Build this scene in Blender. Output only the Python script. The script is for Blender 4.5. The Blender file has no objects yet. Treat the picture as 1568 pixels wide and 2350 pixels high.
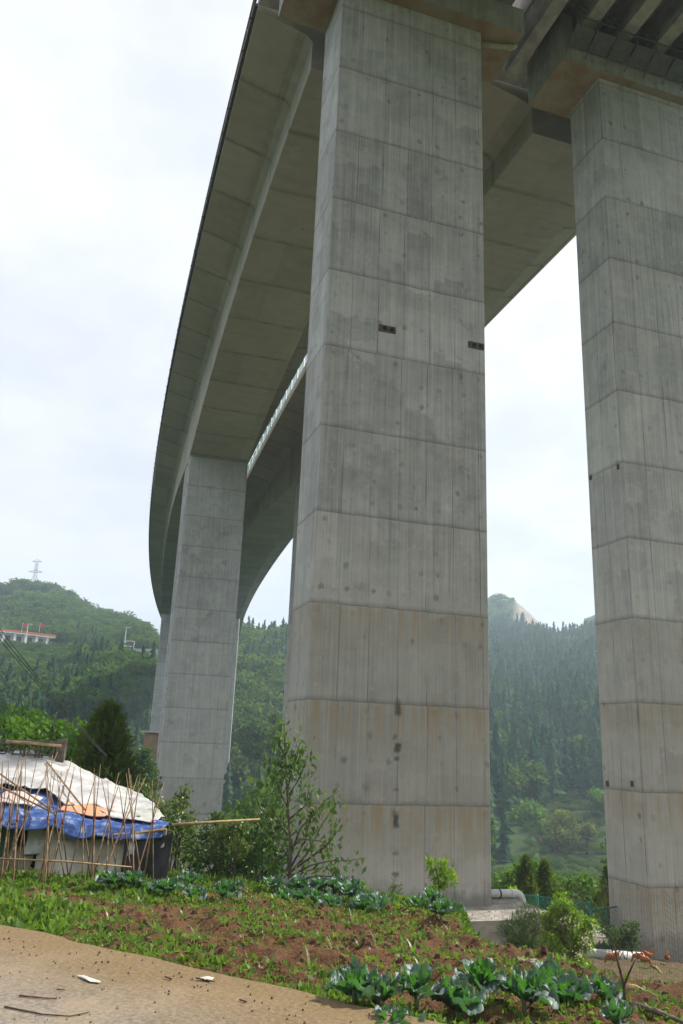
import bpy, math, random
import numpy as np
from mathutils import Matrix, Vector
rnd = random.Random(7)
rng = np.random.default_rng(7)
sc = bpy.context.scene
COL = sc.collection
ORD = ['first', 'second', 'third', 'fourth', 'fifth', 'sixth', 'seventh', 'eighth', 'ninth', 'tenth',
       'eleventh', 'twelfth', 'thirteenth', 'fourteenth', 'fifteenth', 'sixteenth', 'seventeenth', 'eighteenth']

# ------------------------------------------------------------------ object helpers
def tag(o, label=None, cat=None, group=None, kind='thing'):
    if label: o['label'] = label
    if cat: o['category'] = cat
    if group: o['group'] = group
    if kind: o['kind'] = kind
    return o

def empty(name, loc=(0, 0, 0), rz=0.0):
    o = bpy.data.objects.new(name, None)
    COL.objects.link(o)
    o.location = loc
    o.rotation_euler = (0, 0, rz)
    o.empty_display_size = 0.2
    return o

def obj(name, me, mat=None, parent=None, loc=(0, 0, 0), rz=0.0):
    o = bpy.data.objects.new(name, me)
    COL.objects.link(o)
    if mat is not None and not me.materials:
        me.materials.append(mat)
    if parent is not None: o.parent = parent
    o.location = loc
    o.rotation_euler = (0, 0, rz)
    return o

def copy_tree(o, parent=None):
    c = o.copy()
    COL.objects.link(c)
    if parent is not None: c.parent = parent
    for ch in list(o.children):
        copy_tree(ch, c)
    return c

def np_mesh(name, V, F, mat=None, tint=None, smooth=False, uv=None, attrs=None):
    """mesh from numpy arrays, all faces with the same number of corners"""
    V = np.asarray(V, np.float32); F = np.asarray(F, np.int32)
    k = F.shape[1]
    me = bpy.data.meshes.new(name)
    me.vertices.add(len(V)); me.vertices.foreach_set('co', V.ravel())
    me.loops.add(F.size); me.loops.foreach_set('vertex_index', F.ravel())
    me.polygons.add(len(F)); me.polygons.foreach_set('loop_start', np.arange(0, F.size, k, dtype=np.int32))
    if smooth: me.polygons.foreach_set('use_smooth', np.ones(len(F), dtype=bool))
    if tint is not None:
        a = me.attributes.new('tint', 'FLOAT', 'POINT'); a.data.foreach_set('value', np.asarray(tint, np.float32))
    for kk, vv in (attrs or {}).items():
        a = me.attributes.new(kk, 'FLOAT', 'POINT'); a.data.foreach_set('value', np.asarray(vv, np.float32))
    if uv is not None:
        l = me.uv_layers.new(name='UVMap'); l.data.foreach_set('uv', np.asarray(uv, np.float32)[F.ravel()].ravel())
    me.update(calc_edges=True); me.validate()
    if mat is not None: me.materials.append(mat)
    return me

class MB:
    """collects boxes, prisms and tubes; build() links them as one mesh object"""
    def __init__(s): s.v = []; s.f = []; s.uv = []
    def add(s, vs, fs, uvs=None):
        b = len(s.v); s.v += [tuple(p) for p in vs]; s.f += [tuple(i + b for i in f) for f in fs]
        s.uv += list(uvs) if uvs is not None else [(0, 0)] * len(vs)
        return s
    def box(s, x0, x1, y0, y1, z0, z1):
        vs = [(x, y, z) for z in (z0, z1) for x, y in ((x0, y0), (x1, y0), (x1, y1), (x0, y1))]
        return s.add(vs, [(3, 2, 1, 0), (4, 5, 6, 7), (0, 1, 5, 4), (1, 2, 6, 5), (2, 3, 7, 6), (3, 0, 4, 7)])
    def hexa(s, b, t):
        return s.add(list(b) + list(t), [(3, 2, 1, 0), (4, 5, 6, 7), (0, 1, 5, 4), (1, 2, 6, 5), (2, 3, 7, 6), (3, 0, 4, 7)])
    def prism(s, pts, z0, z1):
        n = len(pts)
        vs = [(x, y, z0) for x, y in pts] + [(x, y, z1) for x, y in pts]
        fs = [tuple(range(n - 1, -1, -1)), tuple(range(n, 2 * n))] + [(i, (i + 1) % n, n + (i + 1) % n, n + i) for i in range(n)]
        return s.add(vs, fs)
    def tube(s, pts, r, n=8, cap=True):
        pts = [Vector(p) for p in pts]; m = len(pts)
        rs = list(r) if hasattr(r, '__len__') else [r] * m
        vs = []; up = Vector((0.13, 0.21, 1)).normalized(); prev = None
        for i, p in enumerate(pts):
            d = (pts[min(i + 1, m - 1)] - pts[max(i - 1, 0)])
            d = d.normalized() if d.length > 1e-9 else Vector((0, 0, 1))
            a = (prev - d * prev.dot(d)) if prev is not None else d.cross(up)
            if a.length < 1e-5: a = d.cross(Vector((1, 0, 0)))
            a.normalize(); prev = a; b = d.cross(a)
            for k in range(n):
                t = 2 * math.pi * k / n
                vs.append(p + (a * math.cos(t) + b * math.sin(t)) * rs[i])
        fs = [(i * n + k, i * n + (k + 1) % n, (i + 1) * n + (k + 1) % n, (i + 1) * n + k) for i in range(m - 1) for k in range(n)]
        if cap: fs += [tuple(range(n - 1, -1, -1)), tuple((m - 1) * n + k for k in range(n))]
        return s.add(vs, fs)
    def mesh(s, name, mat=None, smooth=False, uv=False):
        me = bpy.data.meshes.new(name); me.from_pydata(s.v, [], s.f)
        if smooth: me.polygons.foreach_set('use_smooth', np.ones(len(me.polygons), dtype=bool))
        if uv:
            l = me.uv_layers.new(name='UVMap')
            for i, lp in enumerate(me.loops): l.data[i].uv = s.uv[lp.vertex_index]
        me.update()
        if mat is not None: me.materials.append(mat)
        return me
    def build(s, name, mat=None, parent=None, smooth=False, loc=(0, 0, 0), rz=0.0, uv=False):
        return obj(name, s.mesh(name, mat, smooth, uv), None, parent, loc, rz)

# ------------------------------------------------------------------ noise
def _h(ix, iy, seed):
    n = (ix.astype(np.int64) * 374761393 + iy.astype(np.int64) * 668265263 + seed * 1442695041) & 0xFFFFFFFF
    n = ((n ^ (n >> 13)) * 1274126177) & 0xFFFFFFFF
    return ((n ^ (n >> 16)) & 0xFFFF) / 65535.0
def vn(x, y, seed=0):
    x = np.asarray(x, float); y = np.asarray(y, float)
    ix = np.floor(x); iy = np.floor(y); fx = x - ix; fy = y - iy
    fx = fx * fx * (3 - 2 * fx); fy = fy * fy * (3 - 2 * fy)
    a = _h(ix, iy, seed); b = _h(ix + 1, iy, seed); c = _h(ix, iy + 1, seed); d = _h(ix + 1, iy + 1, seed)
    return (a * (1 - fx) + b * fx) * (1 - fy) + (c * (1 - fx) + d * fx) * fy
def fbm(x, y, seed=0, o=4):
    s = 0; a = 0.5; t = 0
    for i in range(o):
        s = s + a * vn(np.asarray(x) * 2 ** i, np.asarray(y) * 2 ** i, seed + i * 17); t += a; a *= 0.5
    return s / t
def sst(a, b, x):
    t = np.clip((np.asarray(x, float) - a) / (b - a), 0, 1); return t * t * (3 - 2 * t)

# ------------------------------------------------------------------ node helpers
SOCK = bpy.types.NodeSocket
class NT:
    def __init__(s, name=None, tree=None):
        if tree is None:
            s.m = bpy.data.materials.new(name); s.m.use_nodes = True; s.t = s.m.node_tree
        else: s.t = tree
        s.t.nodes.clear()
    def n(s, typ, ins=None, **props):
        nd = s.t.nodes.new('ShaderNode' + typ)
        for k, v in props.items(): setattr(nd, k, v)
        for k, v in (ins or {}).items():
            sk = nd.inputs[k]
            if isinstance(v, SOCK): s.t.links.new(v, sk)
            else: sk.default_value = v
        return nd
    def ma(s, op, a, b=0.0, c=0.0, clamp=False):
        return s.n('Math', {0: a, 1: b, 2: c}, operation=op, use_clamp=clamp).outputs[0]
    def mix(s, f, a, b, blend='MIX'):
        if isinstance(a, tuple) and len(a) == 3: a = a + (1,)
        if isinstance(b, tuple) and len(b) == 3: b = b + (1,)
        return s.n('Mix', {0: f, 6: a, 7: b}, data_type='RGBA', blend_type=blend).outputs[2]
    def ramp(s, f, stops, interp='LINEAR'):
        nd = s.n('ValToRGB', {0: f}); r = nd.color_ramp; r.interpolation = interp
        while len(r.elements) < len(stops): r.elements.new(0.5)
        for e, (p, c) in zip(r.elements, stops):
            e.position = p; e.color = (c, c, c, 1) if not hasattr(c, '__len__') else tuple(c) + (1,) * (4 - len(c))
        return nd.outputs[0]
    def mr(s, v, a, b, c=0.0, d=1.0):
        return s.n('MapRange', {0: v, 1: a, 2: b, 3: c, 4: d}, interpolation_type='SMOOTHSTEP').outputs[0]
    def noise(s, vec, scale=1.0, det=4.0, rough=0.55):
        return s.n('TexNoise', {'Vector': vec, 'Scale': scale, 'Detail': det, 'Roughness': rough}).outputs[0]
    def comb(s, x, y, z=0.0): return s.n('CombineXYZ', {0: x, 1: y, 2: z}).outputs[0]
    def white(s, vec): return s.n('TexWhiteNoise', {'Vector': vec}, noise_dimensions='3D').outputs[0]
    def attr(s, name): return s.n('Attribute', attribute_name=name).outputs['Fac']
    def vm(s, op, a, b): return s.n('VectorMath', {0: a, 1: b}, operation=op).outputs[0]
    def pbsdf(s, col, rough=0.8, bump=None, bs=0.3, bd=0.02, metal=0.0, spec=0.3, **kw):
        ins = {'Base Color': col if isinstance(col, SOCK) else tuple(col) + (1,) * (4 - len(col)), 'Roughness': rough, 'Metallic': metal, 'Specular IOR Level': spec}
        if bump is not None:
            ins['Normal'] = s.n('Bump', {'Height': bump, 'Strength': bs, 'Distance': bd}).outputs[0]
        return s.n('BsdfPrincipled', ins).outputs[0]
    def out(s, sh): s.n('OutputMaterial', {0: sh}); return s.m

def simple(name, col, rough=0.7, var=0.25, scale=6.0, metal=0.0, spec=0.3, bump=0.0):
    g = NT(name); tc = g.n('TexCoord').outputs['Object']
    f = g.noise(tc, scale, 5)
    c = g.mix(g.mr(f, 0.3, 0.72), tuple(x * (1 - var) for x in col), tuple(min(1, x * (1 + var)) for x in col))
    return g.out(g.pbsdf(c, rough, bump=f if bump else None, bs=bump, metal=metal, spec=spec))

def leafmat(name, c1, c2, trans=0.4, gloss=0.06, rough=0.45, patch=0.0):
    g = NT(name); t = g.attr('tint')
    if patch:
        t = g.ma('ADD', t, g.ma('MULTIPLY', g.ma('SUBTRACT', g.noise(g.n('TexCoord').outputs['Object'], patch, 3), 0.5), 0.9), clamp=True)
    c = g.mix(t, c1, c2)
    d = g.n('BsdfDiffuse', {'Color': c}).outputs[0]
    tr = g.n('BsdfTranslucent', {'Color': g.mix(0.5, c, tuple(min(1, x * k) for x, k in zip(c2, (1.5, 1.5, 0.7))))}).outputs[0]
    sh = g.n('MixShader', {0: trans, 1: d, 2: tr}).outputs[0]
    gl = g.n('BsdfGlossy', {'Color': (1, 1, 1, 1), 'Roughness': rough}).outputs[0]
    return g.out(g.n('MixShader', {0: gloss, 1: sh, 2: gl}).outputs[0])

# ------------------------------------------------------------------ camera (at the origin, 28 mm, tilted up 16 degrees, slightly rolled)
IW, IH, FPX = 1568.0, 2350.0, 1828.0
_u = np.array([(1042 - IW / 2) / FPX, (IH / 2 + 5107) / FPX, -1.0]); _u /= np.linalg.norm(_u)
_f = np.array([0, 0, -1.0]) - _u * (-_u[2]); _f /= np.linalg.norm(_f)
RC = np.array([np.cross(_f, _u), _f, _u])
cam = bpy.data.objects.new('camera', bpy.data.cameras.new('camera'))
COL.objects.link(cam)
cam.matrix_world = Matrix(RC.tolist()).to_4x4()
cam.data.sensor_fit = 'VERTICAL'; cam.data.sensor_height = 36; cam.data.lens = 36 * FPX / IH
cam.data.clip_start = 0.1; cam.data.clip_end = 4000
sc.camera = cam
def azt(x, y):
    d = RC @ np.array([(x - IW / 2) / FPX, (IH / 2 - y) / FPX, -1.0])
    return math.atan2(d[0], d[1]), d[2] / math.hypot(d[0], d[1])
def at(x, y, D):
    """the place D metres away (level distance) that the photograph shows at pixel x, y of a 1568 x 2350 frame"""
    a, t = azt(x, y); return Vector((D * math.sin(a), D * math.cos(a), D * t))
def plan(azd, D): return (D * math.sin(math.radians(azd)), D * math.cos(math.radians(azd)))

# ------------------------------------------------------------------ light
SAZ, SEL = math.radians(70), math.radians(48)
sdir = Vector((math.sin(SAZ) * math.cos(SEL), math.cos(SAZ) * math.cos(SEL), math.sin(SEL)))
sun = bpy.data.objects.new('sun', bpy.data.lights.new('sun', 'SUN')); COL.objects.link(sun)
sun.data.energy = 5.0; sun.data.angle = math.radians(0.8); sun.data.color = (1, 0.93, 0.82)
sun.rotation_euler = sdir.to_track_quat('Z', 'Y').to_euler(); sun.location = sdir * 200
w = bpy.data.worlds.new('World'); sc.world = w; w.use_nodes = True
g = NT(tree=w.node_tree)
tc = g.n('TexCoord').outputs['Generated']
sky = g.n('TexSky', sky_type='NISHITA', sun_disc=False, sun_elevation=SEL, sun_rotation=SAZ, dust_density=3.0).outputs[0]
sp = g.n('SeparateXYZ', {0: tc}).outputs
zz = g.ma('ADD', g.ma('MAXIMUM', sp[2], 0.0), 0.35)
pv = g.comb(g.ma('DIVIDE', sp[0], zz), g.ma('DIVIDE', sp[1], zz), 0.0)
n1 = g.noise(pv, 1.5, 6, 0.55); n2 = g.noise(g.vm('ADD', pv, (3.1, 7.7, 1)), 3.2, 6, 0.6)
dn = g.n('VectorMath', {0: tc, 1: tuple(sdir)}, operation='DOT_PRODUCT').outputs['Value']
glow = g.ma('POWER', g.ma('MAXIMUM', g.ma('ADD', g.ma('MULTIPLY', dn, 0.5), 0.5), 0.0), 3.0)
base = g.mix(g.mr(n2, 0.3, 0.7), (6.85, 7.0, 7.5, 1), (7.35, 7.45, 7.85, 1))
cl = g.mix(g.ma('MULTIPLY', glow, 0.9, clamp=True), base, (10.2, 10.2, 10.3, 1))
skyc = g.mix(0.92, sky, (6.5, 6.85, 7.5, 1))
col = g.mix(g.mr(n1, 0.34, 0.60), skyc, cl)
g.n('OutputWorld', {0: g.n('Background', {'Color': col, 'Strength': 0.1}).outputs[0]})
sc.view_settings.view_transform = 'Standard'; sc.view_settings.look = 'None'
sc.view_settings.gamma = 1; sc.view_settings.exposure = 0.42
sc.cycles.use_denoising = True
sc.cycles.max_bounces = 7; sc.cycles.diffuse_bounces = 4; sc.cycles.transparent_max_bounces = 8; sc.cycles.volume_bounces = 1
sc.cycles.sample_clamp_indirect = 6
# ------------------------------------------------------------------ ground
AZ = [-180, -60, -40, -23, -19, -12.5, -6.6, -3.5, 0, 6, 10.5, 12, 14, 16, 18, 25, 40, 60, 180]
TF = [.05, .08, .09, .088, .092, .094, .104, .106, .11, .115, .124, .122, .121, .121, .13, .15, .15, .1, .05]
DF = [250, 250, 250, 250, 250, 250, 260, 260, 330, 400, 430, 430, 430, 430, 430, 430, 400, 300, 250]
DS = [120, 120, 120, 120, 120, 120, 125, 130, 135, 135, 135, 135, 135, 135, 135, 135, 130, 120, 120]
AB = [-180, -60, -30, -23.2, -21.6, -19.6, -17.5, -15.8, -14.6, -13.6, -12.7, -10, -6, 0, 8, 11, 11.7, 12.5, 13.2, 14.3, 15.2, 16.4, 17.3, 18, 25, 60, 180]
TB = [.05, .1, .13, .150, .157, .152, .135, .131, .128, .116, .106, .1, .09, .1, .15, .172, .177, .180, .172, .153, .135, .125, .137, .147, .15, .1, .05]
DB = [400, 400, 400, 400, 400, 400, 390, 370, 360, 350, 350, 350, 380, 450, 540, 560, 560, 560, 560, 560, 560, 560, 560, 560, 540, 450, 400]
def road_d(x, y): return (np.asarray(x) + 2.85) * 0.511 + (np.asarray(y) - 7.85) * 0.859
def field_mask(x, y):
    xb = np.interp(y, [5, 7, 8.3, 9.3, 10, 11, 12, 13.6, 14.6], [4.4, 4.0, 3.3, 2.35, 1.85, 1.65, 1.75, 1.95, 2.0])
    yb = 14.9 + np.clip(-np.asarray(x) - 1, 0, 7) * 0.8
    return sst(xb + 0.55, xb, x) * sst(yb, yb - 1.0, y)
def height(x, y, detail=True):
    x = np.asarray(x, float); y = np.asarray(y, float)
    D = np.hypot(x, y); az = np.degrees(np.arctan2(x, y))
    m = field_mask(x, y); d = road_d(x, y)
    zf = -1.70 - 0.10 * np.clip(d, 0, 6.4) - 0.1 * sst(0.25, -0.2, d)
    zy = -2.3 - 0.17 * ((x - 3.2) * 0.35 + (y - 8) * 0.94)
    zy = np.clip(zy, -4.9, -2.05)
    near = zf * m + zy * (1 - m)
    if detail:
        inf = m * sst(0.05, 0.5, d)
        fur = np.sin((y * 0.97 + x * 0.22) * 6.6 + 2.2 * fbm(x * 0.5, y * 0.5, 5, 2))
        clod = fbm(x * 6.5, y * 6.5, 3, 3) - 0.5
        big = fbm(x * 1.3, y * 1.3, 9, 3) - 0.5
        near = near + inf * (fur * 0.04 + clod * 0.17 + big * 0.10) + (1 - m) * (clod * 0.07 + big * 0.16)
    base = np.interp(D, [0, 22, 35, 60, 100, 140, 190], [-4.3, -4.7, -6.6, -10, -14.5, -17.5, -18])
    tf = np.interp(az, AZ, TF); df = np.interp(az, AZ, DF); ds = np.interp(az, AZ, DS)
    tb = np.interp(az, AB, TB); db = np.interp(az, AB, DB)
    zs = np.interp(ds, [0, 22, 35, 60, 100, 140, 190], [-4.3, -4.7, -6.6, -10, -14.5, -17.5, -18])
    t = np.clip((D - ds) / (df - ds), 0, 1); zfr = tf * df
    zfar = np.where(D < ds, base, zs + (zfr - zs) * (t ** 0.95))
    ter = sst(13.2, 14.6, az) * sst(24, 22, az) * sst(134, 138, D) * sst(184, 176, D)
    q = np.floor(zfar / 1.7) * 1.7 + 1.7 * sst(0.72, 1.0, zfar / 1.7 - np.floor(zfar / 1.7))
    zfar = zfar * (1 - ter) + q * ter
    e0 = df + 14; t2 = np.clip((D - e0) / np.maximum(db - e0, 1), 0, 1)
    zb2 = zfr + (tb * db - zfr) * (1 - (1 - t2) ** 1.25)
    zfar = np.where(D > e0, zb2, zfar)
    zfar = np.where(D > db, tb * db - (D - db) * 0.3, zfar)
    if detail:
        rough = (fbm(x * 0.03, y * 0.03, 21, 4) - 0.5) * 9 * sst(60, 190, D) * (1 - ter) * (1 - sst(8, 2, np.abs(D - df - 6)) * (az < -8))
        zfar = zfar + rough
    fr = sst(115, 75, np.abs(az))
    zfar = (-2.4 + 1.2 * (fbm(x * 0.02, y * 0.02, 31, 3) - 0.5) + 45 * sst(24, 125, D) * sst(100, 135, np.abs(az))) * (1 - fr) + zfar * fr  # unseen hill added behind the camera to hold sky light off pier fronts
    zfar = np.maximum(zfar, -24)
    k = sst(21, 33, D)
    return near * (1 - k) + zfar * k
def gz(x, y): return float(height(np.array([x]), np.array([y]))[0])

azs = np.concatenate([np.arange(-180, -30, 5.0), np.arange(-30, 30, 0.25), np.arange(30, 180, 5.0)])
rad = [0.6, 2.0, 3.2, 4.0]
while rad[-1] < 16: rad.append(rad[-1] + 0.055)
while rad[-1] < 24: rad.append(rad[-1] + 0.12)
while rad[-1] < 132: rad.append(rad[-1] * 1.022)
while rad[-1] < 184: rad.append(rad[-1] + 0.9)
while rad[-1] < 800: rad.append(rad[-1] * 1.02)
rad = np.array(rad)
A, Rr = np.meshgrid(np.radians(azs), rad)
X = (Rr * np.sin(A)).ravel(); Y = (Rr * np.cos(A)).ravel(); Z = height(X, Y)
na, nr = len(azs), len(rad)
ii = np.arange(na * (nr - 1)).reshape(nr - 1, na); jj = np.roll(ii, -1, axis=1)
F = np.stack([ii, ii + na, jj + na, jj], -1).reshape(-1, 4)[:, ::-1]
c0 = len(X)
V = np.concatenate([np.stack([X, Y, Z], 1), [[0, 0, Z[0]]]])
azp = np.degrees(np.arctan2(X, Y)); Dp = np.hypot(X, Y)
fm = field_mask(X, Y) * sst(-0.1, 0.15, road_d(X, Y))
bare = sst(470, 490, Dp) * sst(12.5, 13.0, azp + 0.5 * (fbm(X * .06, Y * .06, 4, 3) - .5)) * sst(15.6, 15.2, azp)
far = sst(21, 32, Dp)
tb_ = (X + .64) * .953 + (Y - 19.25) * .303; sb_ = -(X + .64) * .303 + (Y - 19.25) * .953
bounce_strip = sst(-14, -7, tb_) * sst(27, 20, tb_) * sst(1.5, 4, sb_) * sst(75, 50, sb_) * sst(.25, .6, fbm(X * .25, Y * .25, 61, 3) + .25)  # pale ground added under the bridge to bounce light onto the deck soffits
cap = lambda a: np.append(a, a[0])

g = NT('ground_soil'); tc = g.n('TexCoord').outputs['Object']
af, ab, afar = g.attr('field'), g.attr('bare'), g.attr('far')
nb = g.noise(tc, 0.9, 6, 0.6); nf = g.noise(tc, 14, 5, 0.65); ns = g.noise(tc, 60, 3, 0.6)
soil = g.mix(g.mr(nf, 0.32, 0.7), (0.062, 0.032, 0.018), (0.20, 0.105, 0.057))
soil = g.mix(g.mr(nb, 0.4, 0.68), soil, (0.155, 0.085, 0.047))
soil = g.mix(g.mr(ns, 0.72, 0.78, 0, 0.55), soil, (0.42, 0.33, 0.25))
yard = g.mix(g.mr(nf, 0.3, 0.7), (0.10, 0.068, 0.045), (0.235, 0.165, 0.11))
yard = g.mix(g.mr(nb, 0.46, 0.62, 0, 0.7), yard, (0.085, 0.12, 0.035))
yard = g.mix(g.mr(ns, 0.68, 0.76, 0, 0.6), yard, (0.36, 0.31, 0.26))
nl = g.noise(tc, 0.05, 6, 0.6); nm = g.noise(tc, 0.35, 5, 0.6)
green = g.mix(g.mr(nm, 0.3, 0.7), (0.024, 0.044, 0.017), (0.075, 0.105, 0.036))
green = g.mix(g.mr(nl, 0.45, 0.65), green, (0.045, 0.085, 0.025))
nz = g.n('SeparateXYZ', {0: g.n('NewGeometry').outputs['Normal']}).outputs[2]
green = g.mix(g.mr(nz, 0.80, 0.62), green, (0.06, 0.048, 0.032))
rock = g.mix(g.mr(g.noise(tc, 0.12, 6, 0.7), 0.35, 0.65), (0.20, 0.17, 0.14), (0.30, 0.265, 0.225))
c = g.mix(af, yard, soil); c = g.mix(afar, c, green); c = g.mix(ab, c, rock); c = g.mix(g.attr('bounce_strip'), c, g.mix(g.mr(nf, .3, .7), (.22, .20, .165), (.37, .34, .29)))
h = g.ma('ADD', nf, g.ma('MULTIPLY', ns, 0.7))
M_GROUND = g.out(g.pbsdf(c, 0.95, bump=h, bs=0.9, bd=0.05, spec=0.1))
me = np_mesh('ground', V, F, M_GROUND, smooth=True, attrs={'field': cap(fm), 'bare': cap(bare), 'bounce_strip': cap(bounce_strip), 'far': cap(far)})
import bmesh
bm = bmesh.new(); bm.from_mesh(me); bm.verts.ensure_lookup_table()
for i in range(na): bm.faces.new((bm.verts[c0], bm.verts[(i + 1) % na], bm.verts[i]))
bmesh.ops.recalc_face_normals(bm, faces=bm.faces); bm.to_mesh(me); bm.free()
tag(obj('ground', me), kind='structure')

# concrete lane: lies on the ground, x along its edge, y away from the field
g = NT('road_concrete'); tc = g.n('TexCoord').outputs['Object']; s = g.n('SeparateXYZ', {0: tc}).outputs
n1 = g.noise(tc, 1.1, 6, 0.6); n2 = g.noise(tc, 30, 4, 0.6); n3 = g.noise(tc, 95, 2, 0.5)
c = g.mix(g.mr(n2, 0.3, 0.7), (0.15, 0.132, 0.11), (0.27, 0.243, 0.21))
c = g.mix(g.mr(n1, 0.42, 0.66, 0, 0.55), c, (0.335, 0.25, 0.16))
ed = g.ma('ADD', g.ma('MULTIPLY', s[1], -1.0), g.ma('MULTIPLY', g.ma('SUBTRACT', n1, 0.5), 1.6))
c = g.mix(g.mr(ed, 1.6, 0.2, 0, 0.9), c, g.mix(g.mr(n2, 0.3, 0.75), (0.15, 0.10, 0.045), (0.235, 0.165, 0.082)))
c = g.mix(g.mr(n3, 0.60, 0.70, 0, 0.7), c, (0.075, 0.06, 0.045))
c = g.mix(g.mr(g.noise(g.vm('ADD', tc, (9, 4, 2)), 80, 2), 0.68, 0.74, 0, 0.6), c, (0.5, 0.45, 0.38))
M_ROAD = g.out(g.pbsdf(c, 0.85, bump=g.ma('ADD', n2, g.ma('MULTIPLY', n3, 0.6)), bs=0.35, bd=0.01, spec=0.2))
nx = 240; xs = np.linspace(-16, 9, nx); ed = (fbm(xs * 1.7, xs * 0 + 3, 2, 4) - 0.5) * 0.12
vs = []; fs = []
for i, x in enumerate(xs):
    vs += [(x, ed[i], -0.10), (x, ed[i], 0), (x, -0.6, 0.006), (x, -2.0, 0.012), (x, -4.6, 0.02), (x, -4.6, -0.1)]
for i in range(nx - 1):
    for k in range(5):
        a = i * 6 + k; fs.append((a, a + 6, a + 7, a + 1))
me = bpy.data.meshes.new('road'); me.from_pydata(vs, [], fs); me.update(); me.materials.append(M_ROAD)
ROAD_RZ = math.atan2(-2.07, 3.48)
road = tag(obj('road', me, None, None, (-2.85, 7.85, -1.66), ROAD_RZ), kind='structure')
def onroad(x, y):  # pixel -> road surface
    a, t = azt(x, y); D = -1.648 / t; return Vector((D * math.sin(a), D * math.cos(a), -1.648))
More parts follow.
